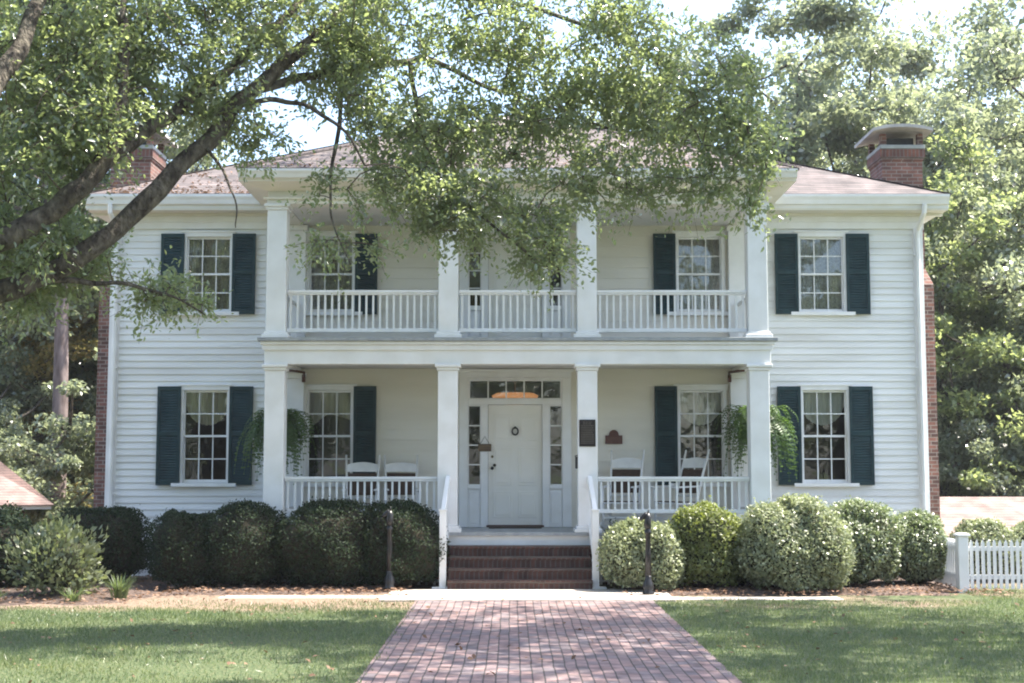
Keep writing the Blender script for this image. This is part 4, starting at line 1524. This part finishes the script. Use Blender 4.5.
mb = MB()
first = True
for p, r_ in limbs:
    jit = [Vector(q) - Vector(OAKO) for q in p]
    if first:
        t_ = MB(); t_.tube(jit, r_, 14); t_.build('trunk', BARK, oak, smooth=True); first = False
    else:
        mb.tube(jit, r_, 10)
mb.build('boughs', BARK, oak, smooth=True)
nodes = []
for p, r_ in limbs:
    for q, rr_ in zip(p, r_):
        if rr_ < .17: nodes.append(np.array(q))
# leaf masses: photo position of the middle, depth, half sizes in metres, number of sprays
masses = [
    (60, 60, -10.2, 1.25, 1.2, .85, 120), (170, 50, -9.8, 1.1, 1.2, .75, 110), (20, 140, -10.6, .75, .9, .7, 60), (90, 120, -10.6, .7, .8, .5, 42), (200, 105, -9.4, .6, .6, .35, 34),
    (15, 235, -10.4, .62, .8, .45, 40), (55, 262, -10.0, .45, .6, .30, 24), (20, 290, -9.8, .45, .5, .22, 16), (90, 262, -9.6, .30, .4, .16, 12), (160, 290, -9.2, .42, .3, .17, 15), (195, 305, -9.1, .18, .2, .13, 6),
    (280, 30, -8.8, .9, 1.0, .5, 62), (380, 35, -8.4, .9, 1.0, .55, 70), (480, 30, -8.0, .9, 1.1, .55, 56), (580, 30, -8.0, .9, 1.1, .55, 52), (640, 55, -7.6, .75, 1.0, .6, 44),
    (255, 135, -9.3, .28, .4, .22, 10), (360, 110, -8.6, .42, .6, .45, 26), (430, 130, -8.0, .8, .9, .55, 66), (520, 120, -7.6, .9, 1.0, .6, 78), (610, 110, -7.4, .85, 1.0, .6, 72),
    (420, 190, -8.4, .55, .6, .30, 32), (480, 215, -8.4, .65, .6, .38, 46), (530, 235, -8.4, .42, .45, .36, 28), (552, 265, -8.4, .17, .3, .15, 7), (590, 180, -8.0, .5, .6, .28, 26), (400, 172, -8.6, .45, .5, .2, 16),
    (690, 120, -8.0, .75, .9, .5, 52), (745, 125, -8.4, .48, .7, .42, 30), (755, 185, -9.0, .22, .35, .22, 12), (705, 180, -8.4, .36, .4, .20, 14), (650, 185, -8.2, .34, .4, .22, 13), (725, 75, -8.4, .4, .6, .35, 18), (765, 150, -9.0, .25, .35, .2, 9),
    (338, 200, -8.8, .24, .3, .18, 6), (332, 240, -8.9, .24, .25, .11, 7), (368, 242, -8.9, .14, .2, .06, 3), (318, 178, -8.8, .24, .3, .10, 4),
    (60, -60, -10.2, 1.8, 1.8, .9, 90), (200, -80, -9.5, 1.8, 1.8, .9, 90), (350, -70, -8.8, 1.7, 1.6, .8, 50), (500, -70, -8.4, 1.6, 1.6, .8, 26), (620, -50, -8.6, 1.1, 1.3, .7, 14),
    (470, 150, -7.9, 1.0, .9, .4, 22), (330, 60, -8.6, .5, .8, .35, 24),
    (-130, 60, -11, 1.5, 1.6, 1.4, 90), (-120, 230, -11, 1.0, 1.2, .8, 40),
]
cent = []
for (u, v, Y, a, b, c, n) in masses:
    n = int(n * (.66 if v > 70 and 300 < u < 680 else .74))
    if u < 260: Y += .35
    m0 = np.array(at(u, v, Y))
    q = unit(rgo.normal(0, 1, (n, 3))) * (rgo.uniform(0, 1, (n, 1)) ** .45)
    cent.append(m0 + q * np.array([a, b, c]))
# crown over and behind the trunk, out of the picture
for (m0, s, n) in (((TX + 1, TY, 9.5), (3.2, 3, 1.8), 120), ((TX - 3.5, TY + .5, 7.5), (2.4, 2.4, 1.8), 90), ((TX, TY - 4, 8.2), (2.6, 2.4, 1.8), 80), ((TX + 5, TY + 2, 10.3), (2.8, 2.4, 1.2), 60), ((-2.0, -2.6, 10.6), (2.0, 1.7, .9), 60), ((-3.6, -5.2, 9.6), (2.2, 1.6, 1.0), 45)):
    q = unit(rgo.normal(0, 1, (n, 3))) * (rgo.uniform(0, 1, (n, 1)) ** .45)
    cent.append(np.array(m0) + q * np.array(s))
cent = np.concatenate(cent)
segs, dirs = grow(nodes, cent)
mb = MB()
for a, b, ln in segs:
    mid = (a + b) / 2 + np.array([0, 0, .06 * ln]) + rgo.normal(0, .04 * ln, 3)
    r1 = .006 + .006 * min(1.5, ln)
    mb.tube([a - OAKO, mid - OAKO, b - OAKO], [r1 * 1.3, r1, .005], 4, False)
C, D, N, tw = spray(rgo, cent, dirs, 19, 5, .44, .08)
for a, b, c in tw[::2]:
    mb.tube([a - OAKO, b - OAKO, c - OAKO], [.004, .003, .0018], 3, False)
mb.build('twigs', TWIG, oak)
L = rgo.uniform(.042, .085, len(C))
leaf_mesh('leaves', C - OAKO, D, N, L, L * rgo.uniform(.42, .6, len(C)), L_OAK, oak, hexa=True)


def broad_tree(name, H, Rr, base, mat, seed, clumps=150, per=150, ls=.2, bark=BARK, tr=.22, flat=1.0, lean=.0, crk=.22):
    """a trunk with limbs and a crown of leaf clumps at uneven distances, gaps between them"""
    rg = np.random.default_rng(seed)
    r0 = empty(name, (0, 0, 0))
    zc = (base + H) / 2; hz = (H - base) / 2
    q = unit(rg.normal(0, 1, (clumps, 3)))
    rad = rg.uniform(.25, 1.0, (clumps, 1)) ** .5
    nz = 1 + .22 * np.sin(q @ rg.normal(0, 3, 3) + 1) + .18 * np.sin(q @ rg.normal(0, 5, 3) + 2)
    cc = q * rad * nz[:, None] * np.array([Rr, Rr, hz * flat])
    cc[:, 2] += zc
    # narrow towards the top
    k = np.clip((cc[:, 2] - zc) / hz, 0, 1)
    cc[:, :2] *= (1 - .45 * k ** 2)[:, None]
    top = H * .86
    tp = [(0, 0, -.2), (0, 0, .3), (.1 * lean, 0, H * .25), (.5 * lean, .1, H * .5), (.9 * lean, .1, H * .7), (1.1 * lean, 0, top)]
    p, r_ = smooth_path(tp, [tr * 1.5, tr * 1.1, tr * .9, tr * .7, tr * .42, tr * .12])
    t_ = MB(); t_.tube(p, r_, 10)
    nd = [np.array(x) for x in p if x[2] > base * .7]
    segs, dirs = grow(nd, cc)
    for a, b, ln in segs:
        mid = (a + b) / 2 + np.array([0, 0, -.08 * ln])
        t_.tube([a, mid, b], [.03 + .012 * min(ln, 3), .03, .012], 5, False)
    t_.build('trunk', bark, r0, smooth=True)
    n = clumps * per
    idx = np.repeat(np.arange(clumps), per)
    cr = rg.uniform(.55, 1.15, clumps)[idx] * Rr * crk
    off = unit(rg.normal(0, 1, (n, 3))) * (rg.uniform(0, 1, (n, 1)) ** .5) * cr[:, None] * np.array([1, 1, .62])
    C = cc[idx] + off
    D = unit(off * .6 + rg.normal(0, .6, (n, 3)) * cr[:, None] + np.array([0, 0, -.2]) * cr[:, None])
    N = rg.normal(0, .55, (n, 3)) + np.array([0, 0, .8])
    L = rg.uniform(.7, 1.3, n) * ls
    leaf_mesh('crown', C, D, N, L, L * rg.uniform(.5, .75, n), mat, r0)
    return r0


def pine_tree(name, H, seed, base=.5, n_whorl=18, Rr=2.6, mat=L_PINE):
    rg = np.random.default_rng(seed)
    r0 = empty(name, (0, 0, 0))
    p, r_ = smooth_path([(0, 0, -.2), (.03, 0, H * .3), (-.05, .05, H * .6), (0, 0, H)], [.26, .21, .15, .03])
    t_ = MB(); t_.tube(p, r_, 12)
    Cs, Ds, Ns = [], [], []
    for i in range(n_whorl):
        z = H * (base + (1 - base) * i / n_whorl) + rg.uniform(-.2, .2)
        for k in range(rg.integers(3, 6)):
            a = rg.uniform(0, 6.28); ln = Rr * (1 - .75 * ((z / H - base) / (1 - base)) ** 1.3) * rg.uniform(.5, 1.1)
            d = np.array([math.cos(a), math.sin(a), rg.uniform(-.1, .35)])
            e = np.array([0, 0, z]) + d * ln
            t_.tube([(0, 0, z), tuple(np.array([0, 0, z]) + d * ln * .5 + np.array([0, 0, -.1])), tuple(e)], [.05, .03, .012], 5, False)
            for m in range(7):
                c = np.array([0, 0, z]) + d * ln * rg.uniform(.4, 1.05) + rg.normal(0, .28, 3)
                dd = unit(rg.normal(0, 1, (60, 3)) + np.array([0, 0, .3]) + d)
                Cs.append(c + dd * rg.uniform(.05, .22, (60, 1))); Ds.append(dd); Ns.append(rg.normal(0, 1, (60, 3)))
    t_.build('trunk', PINEB, r0, smooth=True)
    C, D, N = np.concatenate(Cs), np.concatenate(Ds), np.concatenate(Ns)
    L = rg.uniform(.18, .32, len(C))
    leaf_mesh('crown', C, D, N, L, L * .16, mat, r0, fold=0)
    return r0


def place(src, used, x, y, s, rz, label, cat, group, sz=None):
    o = src if not used else copy_tree(src)
    o.location = (x, y, ground_z(x, y) - .05)
    o.scale = (s, s, sz or s)
    o.rotation_euler = (0, 0, rz)
    tag(o, label, cat, group)
    return o

tA = broad_tree('broadleaf_tree', 18, 4.6, 4.5, L_BROAD, 201, 185, 260, .19)
tB = broad_tree('broadleaf_tree', 13, 3.6, 1.6, L_BROAD, 202, 160, 240, .16, tr=.16)
tY = broad_tree('yellowing_tree', 12, 3.2, 1.2, L_YEL, 203, 140, 240, .15, tr=.15)
tU = broad_tree('understory_tree', 5.2, 2.0, .3, L_BROAD, 204, 100, 220, .10, tr=.07)
tO = broad_tree('autumn_tree', 9, 2.2, 1.6, L_AUT, 205, 90, 200, .13, tr=.1)
pn = pine_tree('pine_tree', 19, 206)
TG = 'trees behind the house'
for i, (x, y, s, rz, lab) in enumerate([
        (9.9, 23, 1.16, .4, 'tall pale broadleaf tree rising behind the right chimney'),
        (17.0, 25, 1.12, 2.1, 'tall dark broadleaf tree in the upper right corner'),
        (4.2, 30, 1.05, 3.6, 'tall broadleaf tree behind the roof right of the middle'),
        (-3.0, 31, .98, 5.0, 'tall broadleaf tree behind the roof left of the middle'),
        (-14.2, 17, 1.05, .9, 'tall broadleaf tree behind the left outbuilding'),
        (-20.5, 26, 1.15, 4.2, 'far tall broadleaf tree at the left edge'),
        (22.5, 30, 1.15, 2.8, 'far tall broadleaf tree at the right edge'),
        (16.5, 38, 1.35, 1.2, 'far broadleaf tree between the two right tall trees')]):
    place(tA, i, x, y, s, rz, lab, 'tree', TG)
for i, (x, y, s, rz, lab) in enumerate([
        (15.2, 18.0, 1.1, 1.0, 'leafy tree with branches to the ground right of the house'),
        (19.5, 19.5, 1.1, 3.0, 'leafy tree behind the pink roofed shed at the right edge'),
        (-16.2, 21.5, 1.0, 5.0, 'leafy tree behind the bare pine trunk'),
        (-16.5, 18.5, 1.0, 2.2, 'leafy tree behind the left outbuilding roof'),
        (10.5, 19, 1.0, 4.0, 'leafy tree low behind the right chimney')]):
    place(tB, i, x, y, s, rz, lab, 'tree', 'leafy trees beside the house')
for i, (x, y, s, rz, lab) in enumerate([
        (12.9, 17.0, 1.1, 0.6, 'yellow green sunlit tree beside the right chimney'),
        (18.6, 17.0, .95, 2.6, 'yellow green tree at the right picture edge'),
        (-15.0, 21.0, 1.05, 1.4, 'yellow green sunlit tree behind the bare pine trunk'),
        (-11.2, 20.0, .85, 3.9, 'yellow green tree close behind the left chimney')]):
    place(tY, i, x, y, s, rz, lab, 'tree', 'yellow green trees beside the house')
for i, (x, y, s, rz, lab) in enumerate([
        (-10.4, 11.3, 1.25, .3, 'small bushy tree against the left chimney'),
        (-14.6, 14.5, 1.3, 1.9, 'small bushy tree behind the left part of the outbuilding'),
        (-14.6, 12.2, 1.2, 3.3, 'small bushy tree behind the outbuilding roof'),
        (-11.6, 17.5, 1.3, 4.7, 'small bushy tree under the yellow autumn leaves'),
        (11.2, 17.0, 1.2, 5.5, 'small bushy tree behind the right chimney base'),
        (15.0, 16.4, 1.2, 2.5, 'small bushy tree above the pink shed roof'),
        (19.0, 16.0, 1.2, .5, 'small bushy tree at the right end of the shed'),
        (13.0, 15.9, 1.25, 1.3, 'small bushy tree between the right chimney and the tall right trees')]):
    o = place(tU, i, x, y, s, rz, lab, 'tree', 'small understory trees')
place(tO, 0, -12.5, 17.5, 1.25, 0, 'yellow autumn tree behind the left corner of the house', 'tree', None)
place(pn, 0, -12.3, 13.0, 1.0, .3, 'pine with a bare grey trunk left of the house', 'tree', 'pines')
for i, (x, y, s, rz, lab) in enumerate([(-9.8, 27, .80, 1, 'pine rising behind the left part of the roof'), (-7.0, 30, .78, 2, 'pine right of another pine behind the left roof'), (-12.6, 29, .92, 3, 'tall pine behind the left chimney')]):
    place(pn, 1, x, y, s, rz, lab, 'tree', 'pines')
# trees standing outside the picture that shade the lawn and show in the windows, plus two added to dim the left
tS = broad_tree('shade_tree', 16, 5.2, 8.9, L_BROAD, 211, 150, 62, .17, crk=.145)
place(tS, 0, 9.4, -8.6, 1.0, 2.2, 'tall shade tree on the lawn right of the view', 'tree', 'shade trees round the lawn')
for x, y, sc_, lab in ((-16, -40, 1.0, 'tall shade tree across the lawn on the left'), (-4, -62, 1.0, 'tall shade tree across the lawn in the middle'), (9, -66, 1.0, 'tall shade tree across the lawn on the right'), (-30, -48, 1.1, 'tall shade tree across the lawn on the far left'), (24, -75, 1.1, 'tall shade tree across the lawn on the far right')):
    place(tA, 1, x, y, sc_, x * 1.3, lab, 'tree', 'shade trees round the lawn')

place(tS, 1, 7.9, -8.3, .95, 4.4, 'shade tree with a slim trunk just right of the view', 'tree', 'shade trees round the lawn')
place(tS, 1, -11.5, -19.0, 1.0, 1.1, 'unseen tree added at the left to dim that side of the house', 'tree', 'shade trees round the lawn')  # added out of view to block skylight from the left wall
place(tS, 1, -15.5, -27.0, 1.0, 5.1, 'second unseen tree added behind the view to dim the left wall', 'tree', 'shade trees round the lawn')  # likewise added, cuts more skylight on the left
where = ['far left end', 'left end', 'left of the big left shade tree', 'left part', 'left of the path line', 'just left of the path line', 'straight down the path line', 'just right of the path line', 'right of the path line', 'right part', 'right of the big right shade tree', 'right end', 'far right end']
for i, w in enumerate(where):
    x = -39 + 6.5 * i
    place(tB, 1, x, -56 - 4 * math.sin(i * 2.1), 1.0 + .12 * math.sin(i * 1.7), x * .7, 'leafy low tree in the row across the lawn, ' + w, 'tree', 'leafy trees across the lawn')

# ================================================================== GRASS, LITTER
rgg = np.random.default_rng(77)
def bare(x, y):
    return np.clip((y + 6.6) / 1.4, 0, 1) * np.where(x < 0, 1.0, .55)
n = 230000
x = rgg.uniform(-9.5, 9.5, n); y = -3.2 - rgg.uniform(0, 1, n) ** 1.15 * 10.4
jl = .05 * np.sin(y * 7) + .04 * np.sin(y * 17 + 1) + rgg.normal(0, .035, n)
keep = ~((x > px0 + .01 + jl) & (x < px1 - .01 + jl * np.cos(y * 3)))
pat = .5 + .5 * np.sin(x * 1.7 + 1.3 * np.sin(y * 2.1)) * np.sin(y * 3.1 + x * .6)
keep &= rgg.uniform(0, 1, n) > bare(x, y) * (.35 + .75 * pat)
thin = .5 + .5 * np.sin(x * 1.1 + 1.7 * np.sin(y * .9)) * np.sin(y * 1.6 + .8 * x)
keep &= rgg.uniform(0, 1, n) > np.where(x < 0, .85, .4) * thin ** 1.6
keep &= ~((y > -4.72) & (x < 6.6))
keep &= ~((x < -5.2) & (y > -5.6))
x, y = x[keep], y[keep]
n = len(x)
C = np.stack([x, y, np.full(n, .014)], 1)
D = rgg.normal(0, .45, (n, 3)) + np.array([0, 0, 1.0])
L = rgg.uniform(.03, .075, n) * (1 + .35 * np.sin(x * 2.3 + 2 * np.sin(y * 1.1)) * np.sin(y * 2.9 + x))
C += unit(D) * (L * .5)[:, None] - np.array([0, 0, .01])
N = rgg.normal(0, 1, (n, 3)) * np.array([1, 1, .2])
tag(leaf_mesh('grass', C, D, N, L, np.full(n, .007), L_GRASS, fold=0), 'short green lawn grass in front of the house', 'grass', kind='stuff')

n = 5200
x = rgg.uniform(-9.5, 7.2, n); y = np.where(x < -5.2, rgg.uniform(-5.7, -.6, n), np.where(np.abs(x) < 1.4, -3.9 - rgg.uniform(0, 8, n), rgg.uniform(-4.1, -2.2, n)))
far = rgg.uniform(0, 1, n) < .08
y = np.where(far, rgg.uniform(-12.5, -4, n), y)
keep = ~((np.abs(x - .2) < 1.8) & (rgg.uniform(0, 1, n) < .9))
x, y = x[keep], y[keep]; n = len(x)
C = np.stack([x, y, .05 + rgg.uniform(0, .03, n)], 1)
C[:, 2] = np.where((y < -4.0) & (x > -5.2), .035, C[:, 2])
k_ = 420
xr = rgg.uniform(-7.2, -4.6, k_); yr = -.5 + rgg.uniform(0, 1, k_) ** 2.5 * 1.6
C = np.concatenate([C, np.stack([xr, yr, EZ + .04 + (yr + .5) * T], 1)])
xr = rgg.uniform(-4.2, 4.2, k_); yr = -2.5 + rgg.uniform(0, 1, k_) ** 2 * 2.0
ok = yr + 2.52 < 4.5 - np.abs(xr)
C = np.concatenate([C, np.stack([xr, yr, EZ + .055 + (yr + 2.52) * T], 1)[ok]])
n = len(C)
D = rgg.normal(0, 1, (n, 3)) * np.array([1, 1, .25]); N = rgg.normal(0, .35, (n, 3)) + np.array([0, 0, 1])
L = rgg.uniform(.04, .09, n)
tag(leaf_mesh('fallen_leaves', C, D, N, L, L * .55, L_DRY), 'dry brown fallen leaves over the mulch beds, lawn and roof edges', 'leaves', kind='stuff')

# ================================================================== ADDED LENS VEIL
hm = bpy.data.materials.new('lens_veil_haze')  # added volume imitating veiling glare in the lens
hm.use_nodes = True
hn, hl_ = hm.node_tree.nodes, hm.node_tree.links
hn.remove(hn['Principled BSDF'])
hv = hn.new('ShaderNodeVolumePrincipled')
hv.inputs['Color'].default_value = (.92, .96, 1, 1)
hv.inputs['Density'].default_value = 0.0004
hv.inputs['Anisotropy'].default_value = 0.3
hl_.new(hv.outputs[0], hn['Material Output'].inputs['Volume'])
mb = MB()
mb.box(-202, 202, -152, 202, -3.3, 26)
tag(mb.build('haze', hm), 'thin added haze giving a lens veil over the garden and the trees', 'haze', kind='stuff')
